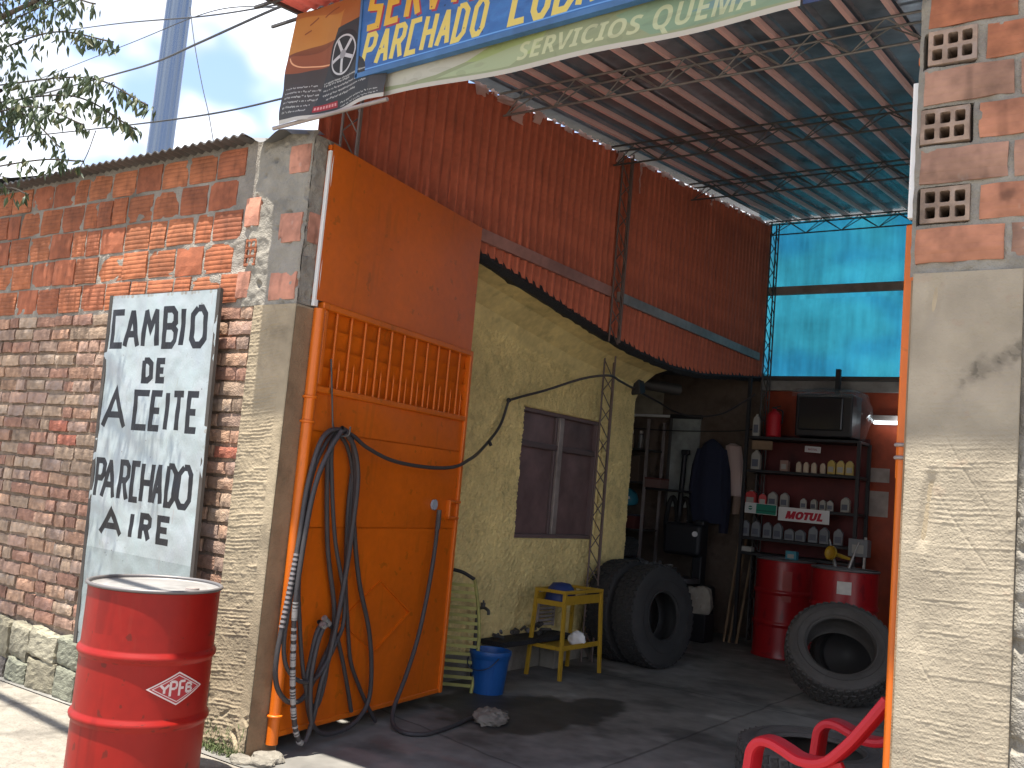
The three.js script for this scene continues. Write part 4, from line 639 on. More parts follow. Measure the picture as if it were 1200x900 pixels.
// ------------------------------------------------------------------ banner, board and canopy
{
  const poster = canvasTex(768, 720, (x, w, h) => {
    const g = x.createLinearGradient(0, 0, 0, h); g.addColorStop(0, '#9c5d2a'); g.addColorStop(0.22, '#9a5a2a'); g.addColorStop(0.42, '#66331d'); g.addColorStop(0.5, '#743d25'); g.addColorStop(0.56, '#3c3230'); g.addColorStop(1, '#3f4143'); x.fillStyle = g; x.fillRect(0, 0, w, h);
    x.fillStyle = '#ad7434'; x.beginPath(); x.moveTo(0, 40); x.bezierCurveTo(w * 0.3, 10, w * 0.5, 140, w * 0.55, 60); x.lineTo(w * 0.5, 250); x.bezierCurveTo(w * 0.3, 230, w * 0.1, 260, 0, 280); x.fill();
    x.fillStyle = '#82462a'; x.beginPath(); x.moveTo(0, 285); x.bezierCurveTo(w * 0.2, 300, w * 0.35, 300, w * 0.5, 240); x.lineTo(w * 0.46, 400); x.bezierCurveTo(w * 0.3, 385, w * 0.15, 420, 0, 400); x.fill();
    x.strokeStyle = '#d49a72'; x.lineWidth = 9; x.beginPath(); x.moveTo(20, 300); x.bezierCurveTo(60, 400, 200, 360, w * 0.47, 395); x.stroke();
    x.strokeStyle = '#7a4020'; x.lineWidth = 10; for (const [a, b, c, e] of [[120, 60, 190, 95], [250, 40, 370, 75], [90, 130, 140, 150]]) { x.beginPath(); x.moveTo(a, e); x.lineTo(c, b); x.stroke(); }
    x.fillStyle = '#2f3236'; x.beginPath(); x.moveTo(w * 0.5, 180); x.lineTo(w * 0.9, 110); x.lineTo(w * 0.86, h); x.lineTo(w * 0.3, h); x.fill();
    x.fillStyle = '#93482a'; x.beginPath(); x.moveTo(w * 0.82, 150); x.lineTo(w, 110); x.lineTo(w, 420); x.lineTo(w * 0.86, 430); x.fill();
    x.fillStyle = '#1d1e22'; x.beginPath(); x.ellipse(w * 0.58, 355, 120, 150, 0.1, 0, 7); x.fill();
    x.save(); x.translate(w * 0.575, 360); x.rotate(0.1); x.scale(0.8, 1); x.strokeStyle = '#b9b9bd'; x.lineWidth = 12; x.beginPath(); x.arc(0, 0, 118, 0, 7); x.stroke(); x.lineWidth = 24; for (let k = 0; k < 5; k++) { const a = k * 1.2566 + 0.3; x.beginPath(); x.moveTo(22 * Math.cos(a), 22 * Math.sin(a)); x.lineTo(110 * Math.cos(a), 110 * Math.sin(a)); x.stroke(); } x.fillStyle = '#8a8a8e'; x.beginPath(); x.arc(0, 0, 30, 0, 7); x.fill(); x.restore();
    // lines of small white print, illegible at this distance
    seed = 77; x.fillStyle = '#a9a9a6'; const line = (x0, y0, x1, hh) => { let X = x0; while (X < x1) { const ww = rr(3, 7); x.fillRect(X, y0 + rr(-1, 1) - (rnd() < 0.2 ? 4 : 0), ww, hh * rr(0.5, 0.9)); X += ww + (rnd() < 0.2 ? 8 : 2); } };
    for (const [a, y, b] of [[30, 500, 250], [30, 530, 280], [30, 560, 270], [30, 590, 260], [30, 622, 220], [30, 652, 200]]) line(a, y, b, 13);
    for (const [a, y, b] of [[300, 500, 640], [300, 515, 500], [300, 545, 640], [300, 575, 640], [330, 605, 560]]) line(a, y, b, 14);
    line(440, 655, 730, 10); line(440, 678, 730, 10);
    x.fillStyle = '#8f1f28'; x.fillRect(250, 640, 170, 40); x.fillStyle = '#c98a8a'; for (let X = 258; X < 412; X += 20) x.fillRect(X, 650, 13, 18);
    x.fillStyle = '#b8b4ac'; x.fillRect(0, h - 26, w, 26);
  });
  const cloth = (tx, rough = 0.7) => new THREE.MeshPhysicalMaterial({ map: tx, roughness: rough, side: THREE.DoubleSide, transmission: 0.12, thickness: 0 });
  const p = thing('poster_banner', 'faded orange and grey printed banner with an alloy wheel, hanging over the pillar', 'banner');
  { const g = relief(1, 1, 50, 40, () => 0); const q = g.attributes.position; for (let i = 0; i < q.count; i++) { const a = q.getX(i), b = q.getY(i); const yb = mix(3.248, 3.268, a) - 0.012 * Math.sin(a * 5); q.setXYZ(i, mix(mix(-3.975, -3.93, b), mix(-3.225, -3.25, b), a), mix(yb, 3.855, b), -3.285 + 0.022 * Math.sin(a * 9 + b * 3) * (1 - b * 0.7) + 0.012 * n3(a * 5, b * 5, 2)); } g.computeVertexNormals(); part(p, 'printed_cloth', g, cloth(poster)); }
  part(p, 'hem_rod', [rod([-4.02, 3.236, -3.29], [-3.2, 3.262, -3.28], 0.011, 8)], mat.greySteel);
  const green = canvasTex(2048, 640, (x, w, h) => {
    x.fillStyle = '#8c9370'; x.fillRect(0, 0, w, h); seed = 78;
    const blob = (c, pts) => { x.fillStyle = c; x.beginPath(); pts.forEach(([a, b], i) => i ? x.lineTo(a * w, b * h) : x.moveTo(a * w, b * h)); x.fill(); };
    x.fillStyle = '#a8a690'; x.beginPath(); x.moveTo(0, h * 0.7); x.bezierCurveTo(w * 0.12, h * 0.92, w * 0.22, h * 0.85, w * 0.32, h * 0.5); x.lineTo(0, h * 0.4); x.fill();
    x.fillStyle = '#7f9160'; x.beginPath(); x.moveTo(0, h * 0.78); x.bezierCurveTo(w * 0.14, h * 0.98, w * 0.22, h * 0.9, w * 0.34, h * 0.6); x.lineTo(w * 0.30, h * 0.6); x.bezierCurveTo(w * 0.2, h * 0.86, w * 0.12, h * 0.9, 0, h * 0.7); x.fill();
    blob('#98a56c', [[0.22, 0.86], [0.36, 0.68], [0.5, 0.6], [0.42, 0.9]]); blob('#7d9478', [[0.62, 0.78], [0.9, 0.62], [1, 0.7], [1, 0.95], [0.7, 0.95]]); blob('#6f8a86', [[0.78, 0.86], [0.96, 0.72], [1, 0.92]]);
    x.fillStyle = 'rgba(214,210,168,0.75)'; x.strokeStyle = 'rgba(214,210,168,0.75)';
    blob('#b4b0a0', [[0, 0.80], [0.30, 0.78], [0.24, 0.86], [0.16, 0.92], [0.08, 0.945], [0, 0.93]]); blob('#9fa884', [[0.16, 0.95], [0.25, 0.88], [0.36, 0.82], [0.46, 0.80], [0.36, 0.95]]);
    const txt = (s, X, Y, size, W) => { x.save(); x.font = `italic bold ${size}px sans-serif`; x.fillStyle = 'rgba(196,196,156,0.8)'; x.textBaseline = 'alphabetic'; const k = W / x.measureText(s).width; x.translate(X, Y); x.scale(k, 1); x.fillText(s, 0, 0); x.restore(); }; txt('SERVICIOS', w * 0.375, h * 0.925, 105, w * 0.30);
    txt('QUEMA', w * 0.695, h * 0.925, 130, w * 0.22);
    for (let i = 0; i < 500; i++) { x.fillStyle = `rgba(${rnd() < 0.5 ? '70,70,50' : '190,190,150'},${rr(0.02, 0.1)})`; x.beginPath(); x.ellipse(rnd() * w, rnd() * h, rr(5, 90), rr(3, 20), rr(-0.4, 0.1), 0, 7); x.fill(); }
    x.fillStyle = '#b9b3a6'; x.fillRect(0, h - 22, w, 22);
  });
  const gb = thing('green_banner', 'faded green banner with pale lettering stretched under the blue board', 'banner');
  { const g = relief(1, 1, 80, 20, () => 0); const q = g.attributes.position; for (let i = 0; i < q.count; i++) { const a = q.getX(i), b = q.getY(i); q.setXYZ(i, mix(-3.26, -1.19, a), mix(3.30 - 0.012 * Math.sin(a * Math.PI), 3.96, b), -3.315 + 0.012 * Math.sin(a * 14 + b) * (1 - b)); } g.computeVertexNormals(); part(gb, 'printed_cloth', g, cloth(green)); }
  part(gb, 'end_strip', [box(0.42, 0.66, 0.004, [-0.975, 3.64, -3.316])], M([0.03, 0.05, 0.12], 0.7));
  const board = canvasTex(2048, 700, (x, w, h) => {
    x.fillStyle = '#285f9c'; x.fillRect(0, 0, w, h); seed = 79;
    for (let i = 0; i < 700; i++) { x.fillStyle = `rgba(${rnd() < 0.5 ? '20,50,110' : '70,140,205'},${rr(0.03, 0.14)})`; x.beginPath(); x.ellipse(rnd() * w, rnd() * h, rr(8, 120), rr(5, 50), rr(-0.5, 0.5), 0, 7); x.fill(); }
    const yel = '#c9b75c', red = '#8f2f45'; const PX = w / 2.2;
    [...'SERVICIO'].forEach((c, i) => { const X = (0.045 + i * 0.128) * PX; glyph(x, c, X, h * 0.40, PX * 0.078, h * 0.27, 30, red, 26, 12, 12); glyph(x, c, X, h * 0.40, PX * 0.078, h * 0.27, 32, '#c7a23c', 26); });
    [...'PARCHADO'].forEach((c, i) => glyph(x, c, (0.03 + i * 0.0955 + (i > 6 ? 0.012 : 0)) * PX, h * 0.715, PX * 0.062, h * 0.215, 25, yel, 30));
    [...'LUBRIE'].forEach((c, i) => glyph(x, c, (0.925 + i * 0.118) * PX, h * 0.625, PX * 0.078, h * 0.305, 29, yel, 40));
    x.strokeStyle = '#5f95cf'; x.lineWidth = 6; x.beginPath(); x.moveTo(0, h * 0.955); x.lineTo(w, h * 0.955); x.stroke(); x.strokeStyle = '#134a8d'; x.lineWidth = 14; x.beginPath(); x.moveTo(0, h * 0.985); x.lineTo(w, h * 0.985); x.stroke();
    for (let i = 0; i < 60; i++) { x.fillStyle = `rgba(25,25,40,${rr(0.4, 0.9)})`; x.beginPath(); x.arc(rnd() * w, rnd() * h, rr(2, 5), 0, 7); x.fill(); }
    for (let i = 0; i < 40; i++) { x.fillStyle = `rgba(80,45,40,${rr(0.2, 0.6)})`; x.fillRect(rnd() * w, h - rr(2, 20), rr(10, 60), 8); }
  });
  const bb = thing('shop_board', 'blue metal shop board hand lettered in yellow above the gateway', 'sign', null, [-3.42, 3.402, -3.27]); bb.rotation.z = 0.036;
  { const g = relief(2.2, 0.75, 60, 20, (x, y) => 0.004 * n3(x * 3, y * 3, 5)); const u = g.attributes.uv; for (let i = 0; i < u.count; i++) u.setXY(i, u.getX(i) / 2.2, u.getY(i) / 0.75); part(bb, 'painted_face', g, new THREE.MeshStandardMaterial({ map: board, roughness: 0.45, side: THREE.DoubleSide })); }
  part(bb, 'edge', [span(0, 2.2, -0.004, 0.022, -0.03, 0.006), span(-0.004, 0.01, 0, 0.75, -0.03, 0.006), span(0, 2.2, 0, 0.75, -0.03, -0.026)], M([0.06, 0.18, 0.40], 0.55, { map: T.mottle }));
  // canopy
  const cn = thing('canopy', 'small red translucent sheet canopy over the shop board on thin steel struts', 'canopy');
  { const g = relief(5.5, 0.56, 260, 4, (x) => 0.009 * Math.sin(x / 0.08 * 6.283)); xf(g, [-4.1, 0, 0]); const q = g.attributes.position; for (let i = 0; i < q.count; i++) { const d = q.getY(i), w = q.getZ(i); q.setXYZ(i, q.getX(i), 3.965 - 0.05 * d / 0.5 + w, -3.43 + d * 0.9); } g.computeVertexNormals(); part(cn, 'sheet', uvm(g), new THREE.MeshPhysicalMaterial({ color: col(0.80, 0.16, 0.12), roughness: 0.8, transmission: 0.06, thickness: 0, side: THREE.DoubleSide })); }
  for (let x = -4.05; x < 1.3; x += 0.6) part(cn, 'strut', [bar([x, 3.945, -3.43], [x, 3.89, -2.93], 0.02, 0.02)], mat.steel);
  part(cn, 'edge_bar', [bar([-4.1, 3.895, -2.93], [1.35, 3.895, -2.93], 0.025, 0.025), bar([-4.22, 3.88, -3.36], [-3.3, 3.90, -3.36], 0.014, 0.014), bar([-4.18, 3.91, -3.2], [-3.4, 3.915, -3.2], 0.014, 0.014)], mat.steel);
  const k = []; for (let x = -4.0; x < -3.3; x += 0.1) k.push(rod([x, 3.90, -3.36], [x + 0.1, 3.95, -3.42], 0.004, 5), rod([x + 0.1, 3.90, -3.36], [x, 3.95, -3.42], 0.004, 5)); part(cn, 'lattice', k, mat.steel);
}
// cables in the sky and the pole
{
  const wires = [['thin black cable rising from the canopy to the upper left sky', [[-4.1, 4.02, -3.4], [-5.92, 4.66, -4.1], [-8.7, 5.6, -5.0], [-13.24, 6.97, -6.3]], 0.006],
    ['thick black sagging cable from the canopy corner across the pole', [[-4.08, 3.99, -3.4], [-4.2, 4.02, -3.4], [-5.94, 4.46, -4.1], [-7.23, 4.77, -4.6], [-8.88, 5.2, -5.2], [-13.19, 6.1, -6.4]], 0.0085],
    ['thinnest cable crossing the pole just below the upper one', [[-4.2, 4.05, -3.45], [-4.49, 4.17, -3.6], [-5.7, 4.6, -4.0], [-8.36, 5.33, -5.0], [-12.01, 6.01, -6.0]], 0.004],
    ['lowest long cable running behind the orange banner over the wall', [[-3.9, 3.5, -3.4], [-4.34, 3.58, -3.6], [-6.62, 4.09, -4.4], [-11.82, 5.08, -5.6], [-14.58, 5.52, -6.0]], 0.007],
    ['fine stray wire hanging straight down right of the pole', [[-7.45, 5.5, -5.0], [-7.30, 5.1, -5.0], [-7.12, 4.7, -5.0], [-6.97, 4.4, -5.0], [-6.8, 4.0, -5.0]], 0.004],
    ['fine slanting wire in front of the clouds left of the pole', [[-8.88, 4.58, -5.1], [-9.8, 4.56, -5.55], [-10.88, 4.52, -6.0]], 0.005],
    ['faint cable low in the sky above the left end of the wall', [[-15.5, 5.6, -7.0], [-14.6, 5.38, -7.0], [-12.8, 5.08, -7.0], [-11.0, 4.75, -7.0]], 0.006]];
  for (const [lab, pts, r] of wires) solo('overhead_cable', lab, 'cable', [tube(pts, r, 80, 6)], mat.black);
  for (const [lab, a, b, r] of [['thick bundle of street cables high over the pavement, nearest the wall', [-12, 5.6, -2.57], [2, 5.2, -1.22], 0.04], ['thick bundle of street cables high over the pavement, farther from the wall', [-12, 5.9, -1.85], [2, 5.4, -0.55], 0.035]]) solo('cable_bundle', lab, 'cable', [tube([a, [(a[0] + b[0]) / 2, (a[1] + b[1]) / 2 - 0.15, (a[2] + b[2]) / 2], b], r, 60, 8)], mat.black);
  const p = thing('steel_pole', 'tall shiny galvanised steel pole rising behind the brick wall', 'pole', null, [-12.27, 0, -8.05]);
  part(p, 'shaft', [lathe([[0.19, 0], [0.185, 3], [0.18, 6], [0.17, 12], [0.165, 14], [0, 14]], 64)], mat.galv);
  part(p, 'base_plate', [lathe([[0, 0.0], [0.5, 0.0], [0.5, 0.03], [0.37, 0.03], [0.37, 0.06]], 40)], mat.zinc);
}

// ------------------------------------------------------------------ street tree at the left
{
  seed = 101;
  const t = thing('street_tree', 'leafy street tree reaching over the left end of the brick wall', 'tree', null, [0, 0, 0]);
  const bark = M([0.20, 0.165, 0.13], 0.95, { map: T.mottle, bumpMap: T.grain, bumpScale: 0.02 });
  const taper = (pts, r0, r1, seg = 40) => { const g = tube(pts, 1, seg, 8); const p = g.attributes.position; const c = new THREE.CatmullRomCurve3(pts.map(V)); const S = []; for (let i = 0; i <= 200; i++) S.push(c.getPointAt(i / 200)); for (let i = 0; i < p.count; i++) { const v = new THREE.Vector3().fromBufferAttribute(p, i); let b = 0, bd = 1e9; for (let k = 0; k <= 200; k++) { const d = Math.abs(v.distanceTo(S[k]) - 1); const dd = v.clone().sub(S[k]); const tn = k < 200 ? S[k + 1].clone().sub(S[k]) : S[k].clone().sub(S[k - 1]); const e = Math.abs(dd.dot(tn.normalize())) + d; if (e < bd) { bd = e; b = k; } } const r = mix(r0, r1, b / 200); v.sub(S[b]).multiplyScalar(r).add(S[b]); p.setXYZ(i, v.x, v.y, v.z); } g.computeVertexNormals(); return uvm(g); };
  part(t, 'trunk', [taper([[-8.3, -0.1, -2.2], [-8.25, 1.2, -2.25], [-8.1, 2.4, -2.3], [-8.0, 3.4, -2.4], [-7.9, 4.4, -2.5]], 0.17, 0.09, 40)], bark);
  const limbs = [[[-8.05, 2.9, -2.35], [-7.4, 3.6, -2.6], [-6.6, 4.1, -2.85], [-5.9, 4.2, -2.9]], [[-8.0, 3.3, -2.4], [-7.2, 3.5, -2.8], [-6.3, 3.7, -2.95]], [[-7.95, 3.6, -2.4], [-8.3, 4.6, -2.7], [-8.5, 5.6, -2.9]], [[-7.9, 4.2, -2.5], [-7.2, 5.0, -2.6], [-6.6, 5.6, -2.7]], [[-8.05, 2.9, -2.35], [-7.3, 3.0, -2.7], [-6.5, 3.2, -2.9]], [[-7.95, 3.6, -2.4], [-7.4, 4.3, -2.0], [-6.8, 4.9, -1.7]]];
  for (const l of limbs) part(t, 'limb', [taper(l, 0.05, 0.012, 24)], bark);
  const lg = new THREE.BufferGeometry(); // folded drooping leaf, tip toward -y
  { const P = [[0, 0, 0], [0.30, -0.35, 0.05], [0, -0.4, -0.05], [-0.30, -0.35, 0.05], [0.18, -0.75, 0.10], [0, -0.78, 0.02], [-0.18, -0.75, 0.10], [0, -1.08, 0.16]], I = [0, 2, 1, 0, 3, 2, 1, 2, 5, 1, 5, 4, 3, 5, 2, 3, 6, 5, 4, 5, 7, 6, 7, 5]; const f = []; I.forEach((i) => f.push(P[i][0] * 0.038, P[i][1] * 0.060, P[i][2] * 0.060)); lg.setAttribute('position', new THREE.Float32BufferAttribute(f, 3)); lg.computeVertexNormals(); }
  const LG = uvm(lg);
  const lm = [[0.05, 0.08, 0.028], [0.035, 0.058, 0.02], [0.07, 0.10, 0.04], [0.10, 0.105, 0.035]].map((c) => new THREE.MeshPhysicalMaterial({ color: col(...c), roughness: 0.6, transmission: 0.15, thickness: 0, side: THREE.DoubleSide }));
  const spots = [];
  const twig = (pts, n, spread, near) => { const c = new THREE.CatmullRomCurve3(pts.map(V)); part(t, 'twig', [tube(pts, 0.005, 24, 5)], bark);
    for (let i = 0; i < n; i++) { const k = Math.pow(rnd(), 0.9), p = c.getPointAt(clamp(k)); // side shoots
      p.x += rr(-1, 1) * spread * (1.1 - k); p.y += rr(-1, 0.6) * spread * (1.2 - k); p.z += rr(-1, 1) * spread * 0.8 * (1.1 - k * 0.5); spots.push([p, near]); } };
  const arching = [[[-6.4, 4.12, -2.9], [-5.6, 4.12, -2.88], [-5.15, 3.98, -2.85]], [[-6.5, 3.9, -2.85], [-5.6, 3.9, -2.85], [-4.86, 3.68, -2.82]], [[-6.4, 3.72, -2.9], [-5.2, 3.56, -2.88], [-4.52, 3.28, -2.86]], [[-6.4, 3.6, -2.9], [-5.4, 3.5, -2.92], [-4.66, 3.18, -2.9]], [[-6.4, 3.45, -2.8], [-5.6, 3.42, -2.8], [-5.0, 3.22, -2.8]], [[-6.6, 3.16, -2.9], [-5.6, 3.12, -2.88], [-5.06, 3.04, -2.86]], [[-6.5, 3.66, -2.95], [-5.9, 3.46, -2.93], [-5.4, 3.18, -2.9]], [[-6.6, 3.0, -2.88], [-5.9, 2.98, -2.86], [-5.58, 2.9, -2.85]]];
  arching.forEach((a, i) => twig(a, [110, 160, 190, 150, 130, 60, 100, 30][i], 0.13, true));
  for (let i = 0; i < 42; i++) { const x = rr(-9.2, -6.15), y = rr(3.6, 5.9), z = rr(-3.3, -1.7); const d = [rr(0.3, 0.9), rr(-0.5, -0.1), rr(-0.2, 0.2)]; twig([[x - 0.4, y + 0.1, z], [x, y, z], [x + d[0] * 0.7, y + d[1] * 0.5, z + d[2]]], 70, 0.28, false); }
  for (let i = 0; i < 22; i++) { const x = rr(-7.7, -6.15), y = rr(3.5, 6.3), z = rr(-3.2, -2.35); twig([[x - 0.3, y + 0.1, z], [x, y, z], [x + 0.3, y - 0.25, z + rr(-0.1, 0.1)]], 75, 0.26, false); }
  for (let i = 0; i < 46; i++) { const x = rr(-7.2, -5.85), y = rr(4.35, 6.0), z = rr(-3.1, -2.6); twig([[x - 0.3, y + 0.1, z], [x, y, z], [x + 0.35, y - 0.2, z]], 60, 0.25, false); }
  const mk = (p) => { const s = rr(0.75, 1.25), q = new THREE.Quaternion().setFromEuler(new THREE.Euler(rr(-0.5, 0.5), rr(0, 6.28), rr(0.0, 0.75), 'YXZ')); return new THREE.Matrix4().compose(p, q, new THREE.Vector3(s, s, s)); };
  let single = 0; const rest = [];
  for (const [p, near] of spots) { if (near && single < 280 && p.x > -5.9) { const m = part(t, 'leaf', LG, lm[Math.floor(rnd() * 3.3)]); m.applyMatrix4(mk(p)); single++; } else rest.push(p); }
  const im = new THREE.InstancedMesh(LG, new THREE.MeshPhysicalMaterial({ color: col(1, 1, 1), roughness: 0.6, transmission: 0.15, thickness: 0, side: THREE.DoubleSide }), rest.length); rest.forEach((p, i) => { im.setMatrixAt(i, mk(p)); im.setColorAt(i, lm[Math.floor(rnd() * 3.4)].color); }); im.name = 'crown'; im.castShadow = im.receiveShadow = true; im.userData.kind = 'stuff'; t.add(im);
}

// ------------------------------------------------------------------ tyres
function tyreParts(o, R, w, rim, rub = mat.rubber) {
  const h = w / 2, pr = [];   // profile (radius, axial)
  const P = [[rim, -h * 0.72], [rim + 0.012, -h * 0.86], [rim + (R - rim) * 0.35, -h * 1.0], [rim + (R - rim) * 0.62, -h * 0.99], [R - 0.035, -h * 0.88], [R - 0.014, -h * 0.76], [R - 0.012, 0], [R - 0.014, h * 0.76], [R - 0.035, h * 0.88], [rim + (R - rim) * 0.62, h * 0.99], [rim + (R - rim) * 0.35, h * 1.0], [rim + 0.012, h * 0.86], [rim, h * 0.72], [rim + 0.012, h * 0.66], [rim + (R - rim) * 0.45, h * 0.86], [R - 0.05, h * 0.6], [R - 0.05, -h * 0.6], [rim + (R - rim) * 0.45, -h * 0.86], [rim + 0.012, -h * 0.66], [rim, -h * 0.72]];
  part(o, 'sidewall', [lathe(P, 72), ...[-1, 1].map((s) => xf(new THREE.TorusGeometry(rim + (R - rim) * 0.45, 0.004, 6, 72), [0, s * h * 1.0, 0], [Math.PI / 2, 0, 0])), ...[-1, 1].map((s) => xf(new THREE.TorusGeometry(rim + 0.02, 0.007, 6, 72), [0, s * h * 0.88, 0], [Math.PI / 2, 0, 0]))], rub);
  const lug = [], n = 44; for (let i = 0; i < n; i++) for (let j = 0; j < 4; j++) { const a = (i + (j % 2) * 0.5) / n * 2 * Math.PI, y = (j - 1.5) * h * 0.42, sh = j === 0 || j === 3; const b = new RoundedBoxGeometry(0.024, h * 0.36, 2 * Math.PI * R / n * 0.72, 1, 0.004); b.rotateX((j % 2 ? 1 : -1) * 0.25); b.translate(R - 0.012 - (sh ? 0.006 : 0), y, 0); b.rotateY(a); lug.push(clean(b)); }
  part(o, 'tread', lug, rub);
}
{
  const mkT = (label, pos, dir, R, w, rim, rub) => { const o = thing('truck_tyre', label, 'tyre', 'old truck tyres', pos); tyreParts(o, R, w, rim, rub); o.quaternion.setFromUnitVectors(new THREE.Vector3(0, 1, 0), V(dir).normalize()); return o; };
  mkT('old truck tyre standing upright with its open side to the gateway', [-3.85, 0.445, -7.93], [0.97, 0.10, 0.20], 0.45, 0.27, 0.20);
  mkT('old truck tyre standing upright between the yellow stand and another tyre', [-4.17, 0.445, -7.97], [0.99, 0.06, 0.12], 0.455, 0.27, 0.225);
  mkT('big truck tyre tilted back against a red drum at the right', [-2.25, 0.385, -8.0], [0.26, 0.66, 0.70], 0.42, 0.27, 0.252, mat.dustyRubber);
  mkT('truck tyre lying flat on the floor just behind the red chair', [-1.62, 0.115, -5.42], [0.02, 1, 0.02], 0.42, 0.24, 0.24, mat.dustyRubber);
  { const o = thing('car_tyre', 'small added car wheel with black rim darkening the hole of the tilted truck tyre', 'wheel', null, [-2.32, 0.315, -8.52]); tyreParts(o, 0.31, 0.2, 0.2); part(o, 'rim', [lathe([[0, -0.03], [0.06, -0.03], [0.1, 0.0], [0.19, 0.02], [0.205, 0.05]], 40)], mat.black); o.rotation.x = 1.42; }  // wheel added so its black rim stands for shade inside the tyre hole
  for (let k = 0; k < 5; k++) { const o = thing('car_tyre', `car tyre in the dark stack behind the yellow wall corner, number ${['one', 'two', 'three', 'four', 'five'][k]} from the floor`, 'tyre', 'stacked car tyres', [-5.0 + 0.015 * Math.sin(k * 9), 0.105 + k * 0.21, -9.15 + 0.015 * Math.cos(k * 5)]); tyreParts(o, 0.31, 0.2, 0.19); }
}

// ------------------------------------------------------------------ by the yellow wall
{
  const b = thing('bucket', 'blue plastic bucket standing on the wet floor beside the gate', 'bucket', null, [-4.04, 0, -5.76]);
  part(b, 'pail', [lathe([[0, 0.006], [0.105, 0.006], [0.108, 0], [0.112, 0.008], [0.135, 0.245], [0.143, 0.247], [0.145, 0.27], [0.15, 0.272], [0.15, 0.30], [0.143, 0.302], [0.141, 0.285], [0.128, 0.2], [0.106, 0.012], [0, 0.012]], 64)], mat.blue);
  part(b, 'handle', [tube([[-0.12, 0.265, 0.088], [-0.09, 0.20, 0.14], [0, 0.175, 0.165], [0.09, 0.2, 0.14], [0.13, 0.265, 0.075]], 0.004, 40, 6)], M([0.02, 0.03, 0.06], 0.5));
  // slatted rack
  const r = thing('slatted_rack', 'bowed yellow green slatted rack leaning behind the end of the gate', 'rack');
  const ax = V([0.817, 0, -0.576]); const P = (u, y) => { const bow = 0.075 * Math.sin(clamp(y / 0.78) * Math.PI) * (u > 0 ? 1 : -1); const x = (u * 0.19 + bow * 0.6) - 0.13 - 0.05 * (y / 0.78), d = 0.16 * y / 0.78; return [-4.14 + ax.x * x - 0.57 * d, 0.0 + y, -5.60 + ax.z * x - 0.82 * d]; };
  for (const u of [-1, 1]) part(r, 'side_rail', [tube([0, 0.1, 0.2, 0.3, 0.4, 0.5, 0.6, 0.7, 0.77].map((y) => P(u, y)), 0.013, 40, 8)], mat.green);
  for (let k = 0; k < 14; k++) { const y = 0.05 + k * 0.052; part(r, 'slat', [bar(P(-1, y), P(1, y), 0.008, 0.022)], mat.green); }
  part(r, 'top_cap', [tube([P(-1, 0.77), P(-0.4, 0.82), P(0.4, 0.82), P(1, 0.77)], 0.013, 20, 8)], mat.black);
  // standpipe and tap
  const t = thing('water_tap', 'dark standpipe with a small tap against the yellow wall behind the bucket', 'tap');
  part(t, 'pipe', [rod([-4.36, 0, -6.0], [-4.36, 0.54, -6.0], 0.016, 10)], mat.steel); part(t, 'spout', [tube([[-4.36, 0.53, -6.0], [-4.30, 0.545, -5.99], [-4.25, 0.53, -5.98], [-4.245, 0.50, -5.98]], 0.012, 20, 8)], mat.steel); part(t, 'lever', [rod([-4.33, 0.56, -6.03], [-4.28, 0.60, -5.95], 0.008, 6), xf(new THREE.CylinderGeometry(0.02, 0.016, 0.04, 8), [-4.31, 0.56, -5.99])], mat.steel);
  // low bench with tools
  const w = thing('low_bench', 'low oily black bench with tools along the foot of the yellow wall', 'bench');
  part(w, 'top', [rspan(-4.42, -4.2, 0.25, 0.29, -7.15, -6.15, 0.006)], mat.tar); for (const z of [-6.25, -7.05]) part(w, 'support', [rspan(-4.41, -4.26, 0, 0.25, z - 0.06, z + 0.06, 0.006)], mat.concrete);
  seed = 111; const tl = solo('oily_tools', 'heap of oily metal tools on the low black bench', 'tools', Array.from({ length: 16 }, () => { const z = rr(-6.9, -6.2), x = rr(-4.4, -4.24), a = rr(0, 6.3), L = rr(0.04, 0.14), y = 0.30 + rr(0, 0.05); return rod([x, y, z], [x + 0.4 * L * Math.cos(a), y + rr(-0.005, 0.03), z + L * Math.sin(a)], rr(0.006, 0.02), 7); }), mat.steel); tl.userData.kind = 'stuff';
  // yellow stand
  const s = thing('yellow_stand', 'small yellow metal work stand with a lower shelf by the yellow wall', 'stand', null, [-4.11, 0, -6.90]);
  const tx = 0.13, tz = 0.285, bx = 0.155, bz = 0.31;
  for (const [a, c] of [[1, 1], [-1, 1], [1, -1], [-1, -1]]) part(s, 'leg', [bar([a * bx, 0, c * bz], [a * tx, 0.68, c * tz], 0.026, 0.026)], mat.yellowPaint);
  part(s, 'top_frame', [rspan(-tx - 0.015, tx + 0.015, 0.66, 0.685, tz - 0.012, tz + 0.015, 0.003), rspan(-tx - 0.015, tx + 0.015, 0.66, 0.685, -tz - 0.015, -tz + 0.012, 0.003), rspan(tx - 0.012, tx + 0.016, 0.66, 0.686, -tz, tz, 0.003), rspan(-tx - 0.016, -tx + 0.012, 0.66, 0.686, -tz, tz, 0.003)], mat.yellowPaint);
  part(s, 'tray', [span(-tx, tx, 0.575, 0.58, -tz, tz), span(tx - 0.004, tx + 0.002, 0.575, 0.645, -tz, tz), span(-tx - 0.002, -tx + 0.004, 0.575, 0.645, -tz, tz), span(-tx, tx, 0.56, 0.60, tz - 0.005, tz + 0.006)], mat.yellowPaint);
  part(s, 'lower_shelf', [rspan(-tx, tx, 0.235, 0.242, -tz, tz, 0.002), rspan(tx + 0.004, tx + 0.016, 0.225, 0.265, -tz, tz, 0.003), rspan(-tx - 0.01, tx + 0.01, 0.225, 0.255, tz - 0.002, tz + 0.012, 0.003)], mat.yellowPaint);
  const bowl = thing('bowl', 'dark blue plastic bowl upturned in the tray of the yellow stand', 'bowl', null, [-4.12, 0.585, -6.78]);
